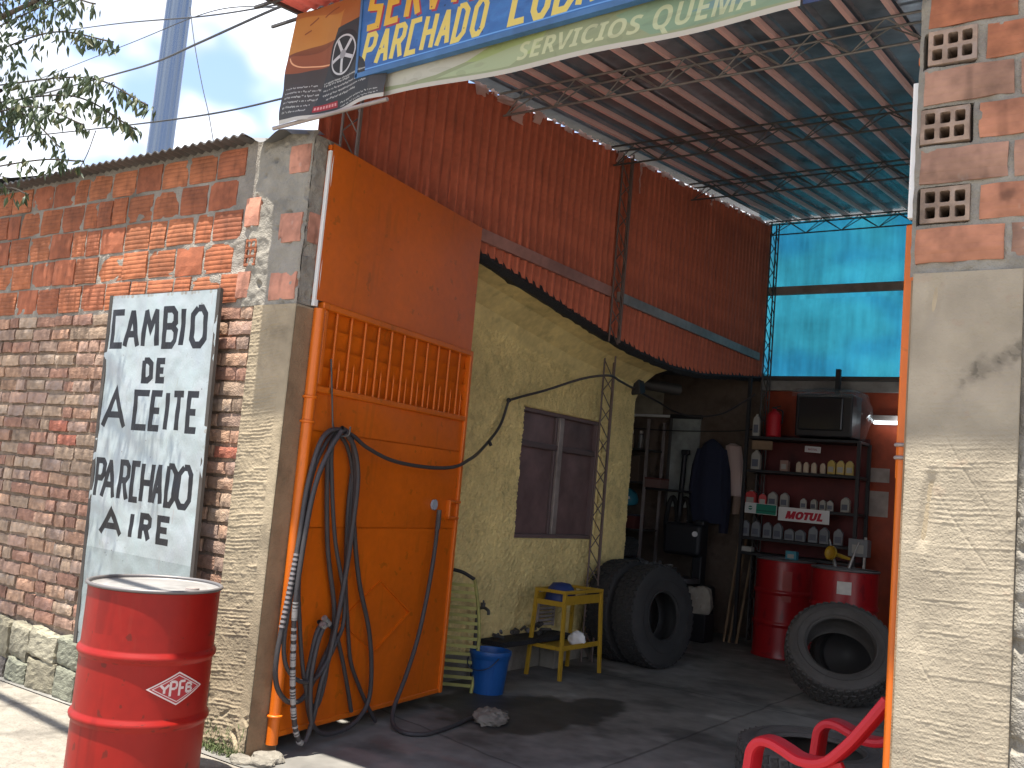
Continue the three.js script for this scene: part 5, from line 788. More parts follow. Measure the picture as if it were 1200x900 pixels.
  part(bowl, 'shell', [lathe([[0.125, 0], [0.12, 0.05], [0.105, 0.1], [0.07, 0.14], [0, 0.15]], 40)], mat.navy); part(bowl, 'rim', [xf(new THREE.TorusGeometry(0.125, 0.007, 8, 40), [0, 0.006, 0], [Math.PI / 2, 0, 0])], mat.navy);
  seed = 113; const cg = new THREE.SphereGeometry(0.06, 30, 20), q = cg.attributes.position; for (let i = 0; i < q.count; i++) { const a = q.getX(i), b2 = q.getY(i), c = q.getZ(i), n = 1 + 0.5 * fbm3(a * 28, b2 * 28, c * 28, 3); q.setXYZ(i, a * n * 1.2, Math.max(b2 * n, -0.045), c * n); } cg.computeVertexNormals();
  solo('white_rag', 'crumpled white rag on the lower shelf of the yellow stand', 'rag', [xf(cg, [-4.04, 0.285, -6.95])], mat.whitePaint);
  const vent = thing('vent_grille', 'small metal louvre grille leaning on the wall behind the yellow stand', 'grille', null, [-4.385, 0.33, -7.0]);
  part(vent, 'frame', [rspan(-0.012, 0.01, 0, 0.3, -0.13, -0.115, 0.002), rspan(-0.012, 0.01, 0, 0.3, 0.115, 0.13, 0.002)], mat.greySteel); for (let k = 0; k < 9; k++) part(vent, 'louvre', [box(0.02, 0.018, 0.23, [0, 0.02 + k * 0.032, 0], [0, 0, 0.5])], mat.greySteel);
}

// ------------------------------------------------------------------ drums, shelves and stock at the rear
const XP = (px) => -3.985 + (px - 878) * 0.00935;
{
  const d1 = drum('oil_drum', 'left of the two dark red oil drums under the bottle shelves', [-3.36, 0, -9.88], 0.98, mat.drumDark, mat.drumLid);
  part(d1, 'scraped_patch', [xf(uvm(new THREE.CylinderGeometry(0.2885, 0.2885, 0.3, 12, 1, true, 0.25, 0.32)), [0, 0.72, 0])], M([0.48, 0.10, 0.09], 0.6, { map: T.mottle }));
  const d2 = drum('oil_drum', 'right of the two dark red oil drums, with a white sticker, behind the tilted tyre', [-2.52, 0, -9.02], 1.0, mat.drumDark, mat.drumLid);
  part(d2, 'sticker', [xf(uvm(new THREE.CylinderGeometry(0.2895, 0.2895, 0.11, 12, 1, true, 0.05, 0.42)), [0, 0.84, 0])], mat.white);
  const tex1 = canvasTex(256, 128, (x, w, h) => { x.fillStyle = '#b9bcc2'; x.fillRect(0, 0, w, h); });
  // tools and funnel on the right drum
  const f = thing('funnel', 'yellow plastic funnel lying on the right dark red drum', 'funnel', null, [-2.55, 1.0, -9.0]);
  part(f, 'cone', [lathe([[0.018, 0.0], [0.018, 0.08], [0.06, 0.13], [0.064, 0.13], [0.064, 0.15]], 32, [0, 0.1, 0], [1.35, 0, 0.5])], mat.yellowPaint); part(f, 'spout', [lathe([[0.012, -0.1], [0.019, 0.02]], 20, [0, 0.1, 0], [1.35, 0, 0.5])], mat.yellowPaint);
  for (const [i, [x, a]] of [[-2.62, 0.5], [-2.5, -0.4]].entries()) solo('screwdriver', i ? 'short steel tool standing upright right of the yellow funnel' : 'short steel tool leaning left on the yellow funnel', 'tool', [rod([x, 1.0, -9.05], [x - a * 0.16, 1.24, -9.1], 0.01, 8), rod([x, 1.0, -9.05], [x - a * 0.06, 1.09, -9.07], 0.016, 8)], mat.zinc);
  // shelving
  const sh = thing('bottle_shelves', 'dark steel shelving full of oil bottles against the red rear wall', 'shelf');
  const x0 = -3.99, x1 = -2.78, zf = -10.22, zb = -10.62;
  for (const x of [x0, x1]) for (const z of [zf, zb]) part(sh, 'upright', [bar([x, 0, z], [x, z === zf && x === x0 ? 2.9 : 2.24, z], 0.035, 0.035)], mat.black);
  const lv = [2.25, 1.885, 1.50, 1.155, 0.99]; for (const y of lv) part(sh, 'shelf_board', [rspan(x0, x1, y - 0.03, y, zb, zf, 0.003)], mat.black);
  part(sh, 'back_panel', [span(x0, x1, 0.95, 2.3, zb - 0.02, zb - 0.012)], M([0.17, 0.022, 0.02], 0.6, { map: T.mottle }));
  // bottles
  const proto = (name, label, group, w, h, d, body, cap, lab) => { const o = thing(name, label, 'bottle', group); const s = new THREE.Shape(); s.moveTo(-w / 2, 0); s.lineTo(w / 2, 0); s.lineTo(w / 2, h * 0.62); s.quadraticCurveTo(w / 2, h * 0.78, w * 0.2, h * 0.86); s.lineTo(w * 0.2, h * 0.9); s.lineTo(-w * 0.14, h * 0.9); s.lineTo(-w * 0.14, h * 0.86); s.quadraticCurveTo(-w / 2, h * 0.82, -w / 2, h * 0.6); s.lineTo(-w / 2, 0);
    part(o, 'bottle_body', [uvm(xf(new THREE.ExtrudeGeometry(s, { depth: d - 0.012, bevelEnabled: true, bevelSize: 0.005, bevelThickness: 0.006, bevelSegments: 2 }), [0, 0.005, -d / 2]))], body); part(o, 'cap', [xf(new THREE.CylinderGeometry(w * 0.18, w * 0.18, h * 0.12, 14), [w * 0.03, h * 0.95, 0])], cap); if (lab) part(o, 'bottle_label', [span(-w * 0.38, w * 0.38, h * 0.15, h * 0.52, d / 2 + 0.0015, d / 2 + 0.003)], lab); return o; };
  const cream = M([0.36, 0.35, 0.31], 0.5), grey = M([0.19, 0.2, 0.21], 0.5), dark = M([0.12, 0.13, 0.14], 0.5), redp = M([0.5, 0.04, 0.04], 0.5), amber = M([0.5, 0.36, 0.08], 0.4), ink = M([0.10, 0.11, 0.14], 0.6), blueP = M([0.06, 0.12, 0.28], 0.5);
  const ord = ['first', 'second', 'third', 'fourth', 'fifth', 'sixth', 'seventh', 'eighth', 'ninth', 'tenth'];
  // lowest row
  const gb = proto('oil_bottle', 'first grey oil bottle from the left on the shelf under the white sign', 'bottles on the shelves', 0.085, 0.17, 0.055, grey, dark, ink); gb.position.set(XP(880), 1.158, zf - 0.06);
  [893, 906, 919, 932, 945, 959, 972, 987].forEach((px, i) => { const c = copy(gb, `${ord[i + 1]} grey oil bottle from the left on the shelf under the white sign`, [XP(px), 1.158, zf - 0.06 - 0.02 * (i % 2)], 0.1 * Math.sin(i * 3)); if (i === 3 || i === 4) c.scale.set(1.1, 0.72, 1); });
  // middle row
  const wb = proto('oil_bottle', 'first white oil bottle from the left on the shelf above the white sign', 'bottles on the shelves', 0.09, 0.155, 0.06, cream, grey, ink); wb.position.set(XP(910), 1.503, zf - 0.08);
  [924, 946, 958, 968, 976, 993].forEach((px, i) => { const c = copy(wb, `${ord[i + 1]} white oil bottle from the left on the shelf above the white sign`, [XP(px), 1.503, zf - 0.08], 0.15 * Math.sin(i * 2)); const k = i === 0 || i === 5 ? 1 : 0.72; c.scale.set(k * 0.9, k, k); });
  const rb = proto('oil_bottle', 'red bottle at the left end of the shelf above the white sign', 'bottles on the shelves', 0.11, 0.15, 0.07, redp, cream, cream); rb.position.set(XP(884), 1.503, zf - 0.08);
  copy(rb, 'small red bottle beside the first white bottle above the white sign', [XP(898), 1.503, zf - 0.08], 0.2).scale.set(0.7, 0.85, 0.8);
  // upper row
  const tb = proto('oil_bottle', 'tall white bottle at the left end of the second shelf', 'bottles on the shelves', 0.09, 0.21, 0.06, cream, cream, ink); tb.position.set(XP(888), 1.888, zf - 0.06);
  copy(tb, 'slim white bottle on the top shelf left of the red extinguisher', [XP(886), 2.253, zf - 0.06], 0.1).scale.set(0.75, 1.15, 0.9);
  const sb = proto('additive_bottle', 'first small pale bottle from the left on the second shelf', 'small bottles on the second shelf', 0.045, 0.11, 0.04, M([0.55, 0.44, 0.32], 0.5), cream, null); sb.position.set(XP(939), 1.888, zf - 0.06);
  [947, 956, 966].forEach((px, i) => copy(sb, `${ord[i + 1]} small pale bottle from the left on the second shelf`, [XP(px), 1.888, zf - 0.07], 0));
  const ab = proto('oil_bottle', 'first amber oil bottle on the right of the second shelf', 'bottles on the shelves', 0.07, 0.15, 0.05, amber, dark, cream); ab.position.set(XP(976), 1.888, zf - 0.06);
  [986, 996].forEach((px, i) => copy(ab, `${ord[i + 1]} amber oil bottle on the right of the second shelf`, [XP(px), 1.888, zf - 0.06], 0.1));
  const bx = (name, label, x, y, z, w, h, d, m, r = 0) => { const o = thing(name, label, 'box', null, [x, y, z], r); part(o, 'carton', [rbox(w, h, d, 0.004, [0, h / 2, 0])], m); part(o, 'lid_flap', [rbox(w * 1.01, 0.006, d * 0.5, 0.002, [0, h + 0.003, d * 0.24])], m); part(o, 'carton_label', [span(-w * 0.3, w * 0.3, h * 0.2, h * 0.7, d / 2 + 0.001, d / 2 + 0.003)], cream); return o; };
  bx('small_carton', 'small brown carton on the second shelf left of the pale bottles', XP(922), 1.888, zf - 0.08, 0.085, 0.11, 0.08, M([0.32, 0.2, 0.16], 0.8));
  bx('grey_canister', 'grey canister carton at the right end under the shelves', -2.72, 1.07, zf + 0.02, 0.19, 0.17, 0.14, grey); bx('white_carton', 'small white carton at the left end of the bench under the shelves', XP(885), 0.993, zf - 0.05, 0.11, 0.05, 0.1, cream); bx('teal_carton', 'teal carton on the left drum under the shelves', -3.28, 0.98, -9.82, 0.11, 0.08, 0.08, M([0.05, 0.25, 0.32], 0.6));
  const wd = solo('wooden_board', 'rounded pale wooden board fixed below the left end of the top shelf', 'board', [rspan(XP(883), XP(908), 2.105, 2.205, zf - 0.04, zf - 0.015, 0.012)], mat.wood);
  // extinguisher
  const ex = thing('fire_extinguisher', 'red fire extinguisher standing on the top shelf', 'extinguisher', null, [XP(905), 2.252, zf - 0.1]);
  part(ex, 'cylinder', [lathe([[0, 0], [0.075, 0], [0.08, 0.02], [0.08, 0.23], [0.06, 0.27], [0.025, 0.29], [0.025, 0.31], [0, 0.31]], 40)], mat.redPlastic); part(ex, 'valve', [rbox(0.05, 0.03, 0.03, 0.006, [0, 0.32, 0]), rod([0, 0.33, 0], [0.07, 0.345, 0], 0.006, 6)], mat.black); part(ex, 'hose', [tube([[0.03, 0.31, 0], [0.1, 0.28, 0.02], [0.1, 0.15, 0.03]], 0.008, 24, 6)], mat.black);
  // covered television
  const tv = thing('television', 'old black television wrapped in a clear plastic sheet on top of the shelves', 'television', null, [-3.16, 2.26, zf - 0.15]);
  part(tv, 'cabinet', [rbox(0.60, 0.46, 0.34, 0.02, [0, 0.24, 0])], M([0.02, 0.02, 0.022], 0.4)); part(tv, 'glass_tube', [xf(new RoundedBoxGeometry(0.48, 0.36, 0.05, 4, 0.024), [-0.03, 0.255, 0.16])], M([0.03, 0.032, 0.034], 0.12)); part(tv, 'rear_case', [rbox(0.48, 0.36, 0.14, 0.03, [0, 0.22, -0.22])], M([0.02, 0.02, 0.022], 0.5));
  const clear = new THREE.MeshPhysicalMaterial({ color: col(0.9, 0.94, 0.96), roughness: 0.15, transmission: 0.93, thickness: 0, ior: 1.35, side: THREE.DoubleSide });
  const drape = (nx, ny, f) => { const g = relief(1, 1, nx, ny, () => 0), p = g.attributes.position; for (let i = 0; i < p.count; i++) p.setXYZ(i, ...f(p.getX(i), p.getY(i))); g.computeVertexNormals(); return uvm(g); };
  part(tv, 'plastic_sheet', [drape(30, 24, (a, b) => [-0.33 + 0.68 * a + 0.01 * n3(a * 7, b * 7, 1), 0.50 + 0.02 * n3(a * 6, b * 6, 3) + 0.02 * Math.sin(a * 3.1), -0.34 + 0.56 * b]),
    drape(24, 24, (a, b) => [0.32 + 0.12 * Math.sin(b * 3.0) * Math.sin(a * 2.6 + 0.3) + 0.012 * n3(a * 8, b * 8, 5), 0.02 + 0.49 * b, 0.20 - 0.5 * a]),
    drape(30, 6, (a, b) => [-0.33 + 0.68 * a, 0.50 - 0.07 * b + 0.02 * n3(a * 6, b * 2, 9), 0.215 + 0.012 * n3(a * 11, b * 4, 2)])], clear);
  solo('wall_bracket', 'thin black bracket rising above the wrapped television', 'bracket', [rspan(-3.13, -3.08, 2.72, 3.03, -10.5, -10.45, 0.004), rspan(-3.18, -3.03, 2.70, 2.73, -10.6, -10.4, 0.004)], mat.black);
  // signs on the shelves
  const mo = canvasTex(512, 140, (x, w, h) => { x.fillStyle = '#d9d7d4'; x.fillRect(0, 0, w, h); x.fillStyle = '#b3122c'; x.font = 'italic bold 104px sans-serif'; x.textAlign = 'center'; x.textBaseline = 'middle'; x.save(); x.translate(w / 2, h / 2 + 6); x.scale(1.05, 1); x.fillText('MOTUL', 0, 0); x.strokeStyle = '#b3122c'; x.lineWidth = 11; x.strokeText('MOTUL', 0, 0); x.restore(); });
  const plate = (name, label, x0, y0, w, h, z, tx, rot) => { const o = thing(name, label, 'sign', null, [x0, y0, z]); o.rotation.z = rot; const g = new THREE.PlaneGeometry(w, h); g.translate(w / 2, h / 2, 0.007); part(o, 'printed_face', g, new THREE.MeshStandardMaterial({ map: tx, roughness: 0.45 })); part(o, 'backing', [rspan(-0.004, w + 0.004, -0.004, h + 0.004, -0.006, 0.005, 0.002)], mat.whitePaint); return o; };
  plate('brand_plate', 'white plate with slanted red lettering on the shelf edge', -3.57, 1.365, 0.53, 0.135, zf + 0.035, mo, 0.0);
  const go = canvasTex(512, 160, (x, w, h) => { x.fillStyle = '#c9cdca'; x.fillRect(0, 0, w, h); x.fillStyle = '#157a63'; x.fillRect(w * 0.36, 0, w * 0.64, h); x.fillStyle = '#0f5d4b'; x.fillRect(w * 0.36, h * 0.62, w * 0.64, h * 0.12); x.fillStyle = '#2b6b5b'; x.beginPath(); x.arc(w * 0.17, h * 0.5, 34, 0, 7); x.fill(); x.fillStyle = '#d9d9d4'; x.fillRect(w * 0.11, h * 0.44, w * 0.12, 14); });
  plate('green_plate', 'green and white plate on the shelf edge left of the white plate', -3.945, 1.415, 0.345, 0.105, zf + 0.035, go, -0.02);
  const sm = canvasTex(256, 96, (x, w, h) => { x.fillStyle = '#c9c4c4'; x.fillRect(0, 0, w, h); x.fillStyle = '#8a1c2c'; x.font = 'bold 46px sans-serif'; x.textAlign = 'center'; x.textBaseline = 'middle'; x.fillText('MOTUL', w / 2, h / 2); });
  plate('shelf_sticker', 'tiny white sticker with red print below the television', -3.37, 2.115, 0.16, 0.055, zf - 0.1, sm, -0.03);
  // papers on the red wall
  for (const [n, x, y, w, h, l] of [['wall_notice', -2.86, 1.855, 0.26, 0.15, 'upper faded paper notice pinned on the red rear wall'], ['wall_notice', -2.85, 1.49, 0.25, 0.27, 'lower larger faded paper notice pinned on the red rear wall']]) solo(n, l, 'notice', [(() => { const g = relief(w, h, 8, 8, (a, b) => 0.008 * n3(a * 9, b * 9, w)); return uvm(xf(g, [x, y, -10.765])); })()], M([0.50, 0.42, 0.38], 0.8, { map: T.mottle }));
  solo('standing_pipe', 'thin pale pipe standing upright beside the right dark red drum', 'pipe', [rod([-2.66, 0, -10.1], [-2.655, 1.27, -10.16], 0.014, 10)], mat.white);
  // lamp
  const lp = thing('fluorescent_lamp', 'lit white fluorescent lamp on the red rear wall right of the television', 'lamp', null, [-2.66, 2.52, -10.72]);
  part(lp, 'housing', [rspan(-0.16, 0.55, -0.01, 0.05, -0.03, 0.02, 0.004)], mat.greySteel); part(lp, 'tube', [xf(new THREE.CapsuleGeometry(0.02, 0.6, 6, 16), [0.2, -0.03, 0.02], [0, 0, Math.PI / 2])], new THREE.MeshStandardMaterial({ color: 0xffffff, emissive: new THREE.Color(0.85, 0.95, 1), emissiveIntensity: 0.9 }));
  const pl = new THREE.PointLight(new THREE.Color(0.85, 0.95, 1), 0.06); pl.position.set(0.2, -0.03, 0.08); pl.castShadow = true; lp.add(pl);
}

// ------------------------------------------------------------------ dark recess behind the yellow house
{
  seed = 121;
  const rk = thing('storage_rack', 'dim steel storage rack in the recess behind the yellow wall corner', 'rack');
  const X0 = -6.0, X1 = -5.24, Z0 = -10.72, Z1 = -10.3; for (const x of [X0, X1]) for (const z of [Z0, Z1]) part(rk, 'upright', [bar([x, 0, z], [x, 2.4, z], 0.03, 0.03)], mat.greySteel);
  for (const y of [0.6, 1.1, 1.66, 2.05]) part(rk, 'shelf_board', [rspan(X0, X1, y - 0.02, y, Z0, Z1, 0.003)], mat.steel);
  const cb = thing('cardboard_box', 'dark cardboard box on the storage rack in the recess', 'box', null, [-5.5, 1.662, -10.45]); part(cb, 'carton', [rbox(0.34, 0.3, 0.3, 0.006, [0, 0.15, 0])], M([0.12, 0.085, 0.06], 0.9)); part(cb, 'flap', [rbox(0.34, 0.008, 0.15, 0.002, [0, 0.305, 0.08])], M([0.14, 0.1, 0.07], 0.9));
  const hm = thing('helmet', 'teal helmet on the storage rack next to the yellow wall corner', 'helmet', null, [-5.44, 1.44, -10.28]); part(hm, 'shell', [xf(new THREE.SphereGeometry(0.13, 32, 20, 0, 6.3, 0, 2.0), [0, 0, 0], [0.2, 0, 0])], M([0.03, 0.20, 0.27], 0.35)); part(hm, 'peak', [xf(new THREE.CylinderGeometry(0.12, 0.14, 0.03, 24, 1, false, -0.9, 1.8), [0, 0.02, 0.05])], mat.whitePaint);
  for (let k = 0; k < 4; k++) { const o = thing('spray_can', `${['first', 'second', 'third', 'fourth'][k]} pale can from the left on the top rack shelf in the recess`, 'can', 'cans on the recess rack', [-5.78 + k * 0.13, 2.052, -10.42]); part(o, 'can_body', [lathe([[0, 0], [0.035, 0], [0.035, 0.16], [0.02, 0.18], [0, 0.18]], 20)], [mat.white, mat.greySteel, mat.wood, mat.zinc][k]); part(o, 'can_cap', [lathe([[0.022, 0.18], [0.022, 0.215], [0, 0.22]], 16)], mat.whitePaint); }
  const dr = thing('cupboard', 'pale grey green cupboard door panel in the dim recess', 'cupboard', null, [-4.96, 1.4, -10.76]); part(dr, 'leaf', [rspan(-0.18, 0.18, 0, 1.06, 0, 0.03, 0.004)], M([0.46, 0.50, 0.47], 0.6, { map: T.mottle })); part(dr, 'stile', [rspan(-0.21, -0.18, 0, 1.09, 0, 0.05, 0.003)], mat.steel); part(dr, 'head_rail', [rspan(-0.21, 0.2, 1.06, 1.11, 0, 0.05, 0.003)], mat.black);
  solo('white_batten', 'pale batten along the rear wall above the storage rack', 'batten', [rspan(-6.2, -5.02, 2.47, 2.50, -10.78, -10.72, 0.003)], mat.whitePaint);
  solo('lit_wall_patch', 'patch of rear wall plaster painted pale as if lit, above the batten', 'plaster', [uvm(xf(relief(0.9, 0.4, 40, 24, (x, y) => 0.004 * fbm3(x * 8, y * 8, 3, 4)), [-6.2, 2.50, -10.77]))], M([0.62, 0.56, 0.44], 0.85, { map: T.plaster }));  // pale colour stands for light falling on this part of the wall
  solo('clothes_line', 'dark line strung across the rear wall of the recess', 'line', [tube([[-6.0, 2.33, -10.6], [-5.2, 2.30, -10.6], [-4.4, 2.32, -10.6], [-4.0, 2.36, -10.6]], 0.007, 40, 6)], mat.black);
  const st = thing('grease_gun', 'long black grease gun hanging in front of the pale door panel', 'tool', null, [-4.92, 1.3, -10.62]); part(st, 'barrel', [rod([0, 0, 0], [0.02, 0.72, 0], 0.03, 12)], mat.black); part(st, 'head', [rbox(0.1, 0.06, 0.05, 0.01, [0.03, 0.75, 0])], mat.black);
  // garments on hooks
  const garment = (rows, folds, o) => { const n = 48, P = [], pt = (i, j) => { const [y, w, d, cx] = rows[j], a = i / n * 2 * Math.PI, f = 1 + folds * Math.sin(a * 7 + j * 0.6) * (0.3 + j / rows.length) + 0.08 * n3(Math.cos(a) * 2 + o, Math.sin(a) * 2, j * 0.6); return [cx + w * Math.cos(a) * f, y, d * Math.sin(a) * f]; }; for (let j = 0; j + 1 < rows.length; j++) for (let i = 0; i < n; i++) { const a = pt(i, j), b = pt(i + 1, j), c = pt(i + 1, j + 1), d = pt(i, j + 1); P.push(...a, ...c, ...b, ...a, ...d, ...c); } const g = new THREE.BufferGeometry(); g.setAttribute('position', new THREE.Float32BufferAttribute(P, 3)); g.computeVertexNormals(); return uvm(g); };
  const jk = thing('hanging_jacket', 'dark navy jacket hanging on the rear wall of the recess', 'jacket', null, [-4.53, 0, -10.55]);
  part(jk, 'body', [garment([[2.22, 0.02, 0.02, 0], [2.17, 0.09, 0.06, 0], [2.08, 0.16, 0.08, 0.01], [1.85, 0.19, 0.09, 0], [1.6, 0.21, 0.10, -0.01], [1.4, 0.22, 0.10, 0], [1.25, 0.2, 0.09, 0.02]], 0.06, 1)], mat.darkCloth); part(jk, 'sleeve', [garment([[2.1, 0.05, 0.05, -0.13], [1.9, 0.06, 0.06, -0.17], [1.65, 0.06, 0.06, -0.19], [1.45, 0.05, 0.05, -0.18]], 0.05, 4)], mat.darkCloth); part(jk, 'sleeve', [garment([[2.1, 0.05, 0.05, 0.13], [1.85, 0.06, 0.06, 0.18], [1.5, 0.06, 0.06, 0.21], [1.15, 0.05, 0.05, 0.2]], 0.05, 7)], mat.darkCloth);
  const sr = thing('hanging_shirt', 'pale pink shirt hanging beside the dark jacket', 'shirt', null, [-4.27, 0, -10.6]);
  part(sr, 'body', [garment([[2.18, 0.03, 0.02, -0.03], [2.15, 0.09, 0.05, -0.02], [1.95, 0.10, 0.06, 0.01], [1.75, 0.09, 0.06, 0.03], [1.58, 0.09, 0.06, 0.05]], 0.06, 11)], mat.shirt); part(sr, 'sleeve', [garment([[1.60, 0.045, 0.04, 0.06], [1.5, 0.045, 0.04, 0.06], [1.38, 0.04, 0.04, 0.05]], 0.05, 14)], M([0.34, 0.24, 0.19], 0.9));
  // more clutter in the dark
  seed = 131; const RM = [M([0.10, 0.08, 0.06], 0.8), M([0.20, 0.12, 0.10], 0.7), M([0.06, 0.07, 0.09], 0.6), M([0.26, 0.24, 0.2], 0.8), M([0.14, 0.04, 0.035], 0.6)];
  [['low black tool case on the bottom rack shelf in the recess', -5.6, 0.602, 0.42, 0.2, 2], ['squat brown carton on the second rack shelf in the recess', -5.7, 1.102, 0.3, 0.22, 0], ['small red carton next to the squat brown one on the rack', -5.4, 1.102, 0.16, 0.16, 4], ['pinkish carton on the shelf under the pale cupboard', -5.13, 1.60, 0.2, 0.11, 1]].forEach(([l, x, y, w, h, m]) => { const o = thing('storage_carton', l, 'box', null, [x, y, -10.4]); part(o, 'carton', [rbox(w, h, 0.24, 0.006, [0, h / 2, 0])], RM[m]); part(o, 'lid', [rbox(w * 1.02, 0.02, 0.245, 0.004, [0, h - 0.004, 0])], RM[(m + 3) % 5]); });
  solo('wall_shelf', 'short dark plank shelf on the rear wall under the pale cupboard', 'shelf', [rspan(-5.24, -4.72, 1.575, 1.598, -10.77, -10.3, 0.003)], mat.black);
  for (let k = 0; k < 3; k++) { const o = thing('inner_tube', `${['left', 'middle', 'right'][k]} one of three limp black inner tubes hanging on the dim rear wall`, 'inner tube', 'inner tubes on the rear wall', [-5.05 + k * 0.16, 1.25, -10.7]); part(o, 'ring', [tube(Array.from({ length: 12 }, (_, i) => { const a = i / 12 * 6.283; return [0.07 * Math.cos(a), 0.26 * Math.sin(a), 0.012 * Math.sin(a * 2 + k)]; }), 0.028, 60, 10, true)], mat.rubber); part(o, 'valve', [rod([0.06, 0, 0.03], [0.06, 0, 0.06], 0.005, 6)], mat.zinc); part(o, 'nail', [rod([0, 0.27, -0.06], [0, 0.28, 0.04], 0.004, 6)], mat.steel); }
  for (let k = 0; k < 2; k++) { const o = thing('oil_pail', `${['nearer', 'farther'][k]} dark oil pail on the floor beside the workbench`, 'pail', 'pails by the workbench', [-4.45 + k * 0.02, 0, -9.3 - k * 0.34]); part(o, 'pail_body', [lathe([[0, 0.005], [0.11, 0], [0.13, 0.3], [0.137, 0.31], [0.128, 0.315], [0.11, 0.02], [0, 0.015]], 40)], RM[2 + k * 2]); part(o, 'pail_handle', [tube([[-0.13, 0.29, 0], [-0.1, 0.2, 0.11], [0, 0.17, 0.14], [0.1, 0.2, 0.11], [0.13, 0.29, 0]], 0.004, 24, 6)], mat.steel); }
  // machine, bench and things on it
  const mc = thing('tyre_machine', 'black tyre changing machine standing in the dark recess', 'machine', null, [-4.62, 0, -10.25]);
  part(mc, 'cabinet', [rbox(0.55, 0.55, 0.45, 0.03, [0, 0.28, 0])], mat.black); part(mc, 'column', [rbox(0.12, 0.75, 0.14, 0.02, [0.1, 0.9, -0.12])], mat.black); part(mc, 'hood', [rbox(0.46, 0.36, 0.25, 0.05, [-0.05, 1.05, -0.05])], mat.black); part(mc, 'turntable', [xf(new THREE.CylinderGeometry(0.22, 0.22, 0.05, 32), [-0.05, 0.6, 0.03])], mat.steel); part(mc, 'gauge', [xf(new THREE.CylinderGeometry(0.03, 0.03, 0.02, 16), [0.12, 1.12, 0.09], [Math.PI / 2, 0, 0])], mat.whitePaint);
  const wb = thing('workbench', 'cluttered dark workbench in the recess behind the standing tyres', 'bench', null, [-4.95, 0, -9.75]); part(wb, 'top', [rbox(0.7, 0.05, 0.45, 0.006, [0, 0.72, 0])], mat.steel); for (const [a, b] of [[1, 1], [-1, 1], [1, -1], [-1, -1]]) part(wb, 'leg', [bar([a * 0.31, 0, b * 0.19], [a * 0.31, 0.7, b * 0.19], 0.04, 0.04)], mat.steel);
  const bits = solo('engine_parts', 'small metal engine parts scattered on the dark workbench', 'parts', Array.from({ length: 30 }, () => { const x = -4.95 + rr(-0.3, 0.3), z = -9.75 + rr(-0.15, 0.18), r = rr(0.012, 0.035); return rnd() < 0.5 ? xf(new THREE.CylinderGeometry(r, r, rr(0.02, 0.08), 12), [x, 0.775, z], [rr(0, 1.6), rr(0, 3), 0]) : xf(new THREE.TorusGeometry(r, r * 0.35, 6, 14), [x, 0.76, z], [1.3 + rr(-0.3, 0.3), rr(0, 3), 0]); }), mat.zinc); bits.userData.kind = 'stuff';
  const jc = thing('jerrycan', 'red fuel can on the floor behind the standing tyres', 'can', null, [-4.62, 0.25, -9.7]); part(jc, 'can_body', [rbox(0.2, 0.34, 0.14, 0.02, [0, 0.17, 0])], mat.drumDark); part(jc, 'can_handle', [tube([[-0.06, 0.34, 0], [-0.04, 0.39, 0], [0.04, 0.39, 0], [0.06, 0.34, 0]], 0.01, 20, 8)], mat.drumDark); part(jc, 'can_cap', [xf(new THREE.CylinderGeometry(0.022, 0.022, 0.03, 14), [0.075, 0.355, 0])], mat.black);
  solo('crate', 'low wooden crate carrying the red fuel can', 'crate', [rspan(-4.78, -4.46, 0.02, 0.25, -9.82, -9.56, 0.006)], mat.wood);
  seed = 125; const sg = new THREE.BoxGeometry(0.3, 0.3, 0.2, 12, 12, 10), q = sg.attributes.position; for (let i = 0; i < q.count; i++) { const a = q.getX(i), b = q.getY(i), c = q.getZ(i); const k = 1 - 0.35 * Math.pow(Math.abs(b) / 0.15, 3); const n = 0.05 * fbm3(a * 7, b * 7, c * 7, 3); q.setXYZ(i, a * k + n, b + n, c * k + n); } sg.computeVertexNormals();
  solo('sack', 'slumped pale sack in the dark between the tyres and the drums', 'sack', [uvm(xf(sg, [-4.30, 0.42, -9.9], [0, 0.3, 0.15]))], M([0.52, 0.47, 0.38], 0.95, { map: T.mottle }));
  solo('box_stand', 'dark box under the pale sack in the recess', 'box', [rspan(-4.45, -4.15, 0.01, 0.3, -10.02, -9.78, 0.01)], mat.black);
  for (const [i, [x, l]] of [[-4.06, 1.15], [-4.12, 1.3], [-3.98, 1.0]].entries()) solo('leaning_pole', `${['tallest but one', 'tallest', 'shortest'][i]} of the dim wooden poles leaning left of the red drums`, 'pole', [rod([x + 0.02, 0, -10.2], [x - 0.03, l, -10.66], 0.016, 8)], mat.wood, 'poles leaning on the rear wall');
  solo('ceiling_duct', 'short grey duct hanging under the eaves at the yellow wall corner', 'duct', [rod([-4.75, 2.66, -9.0], [-4.45, 2.64, -9.4], 0.06, 20)], mat.steel);
}

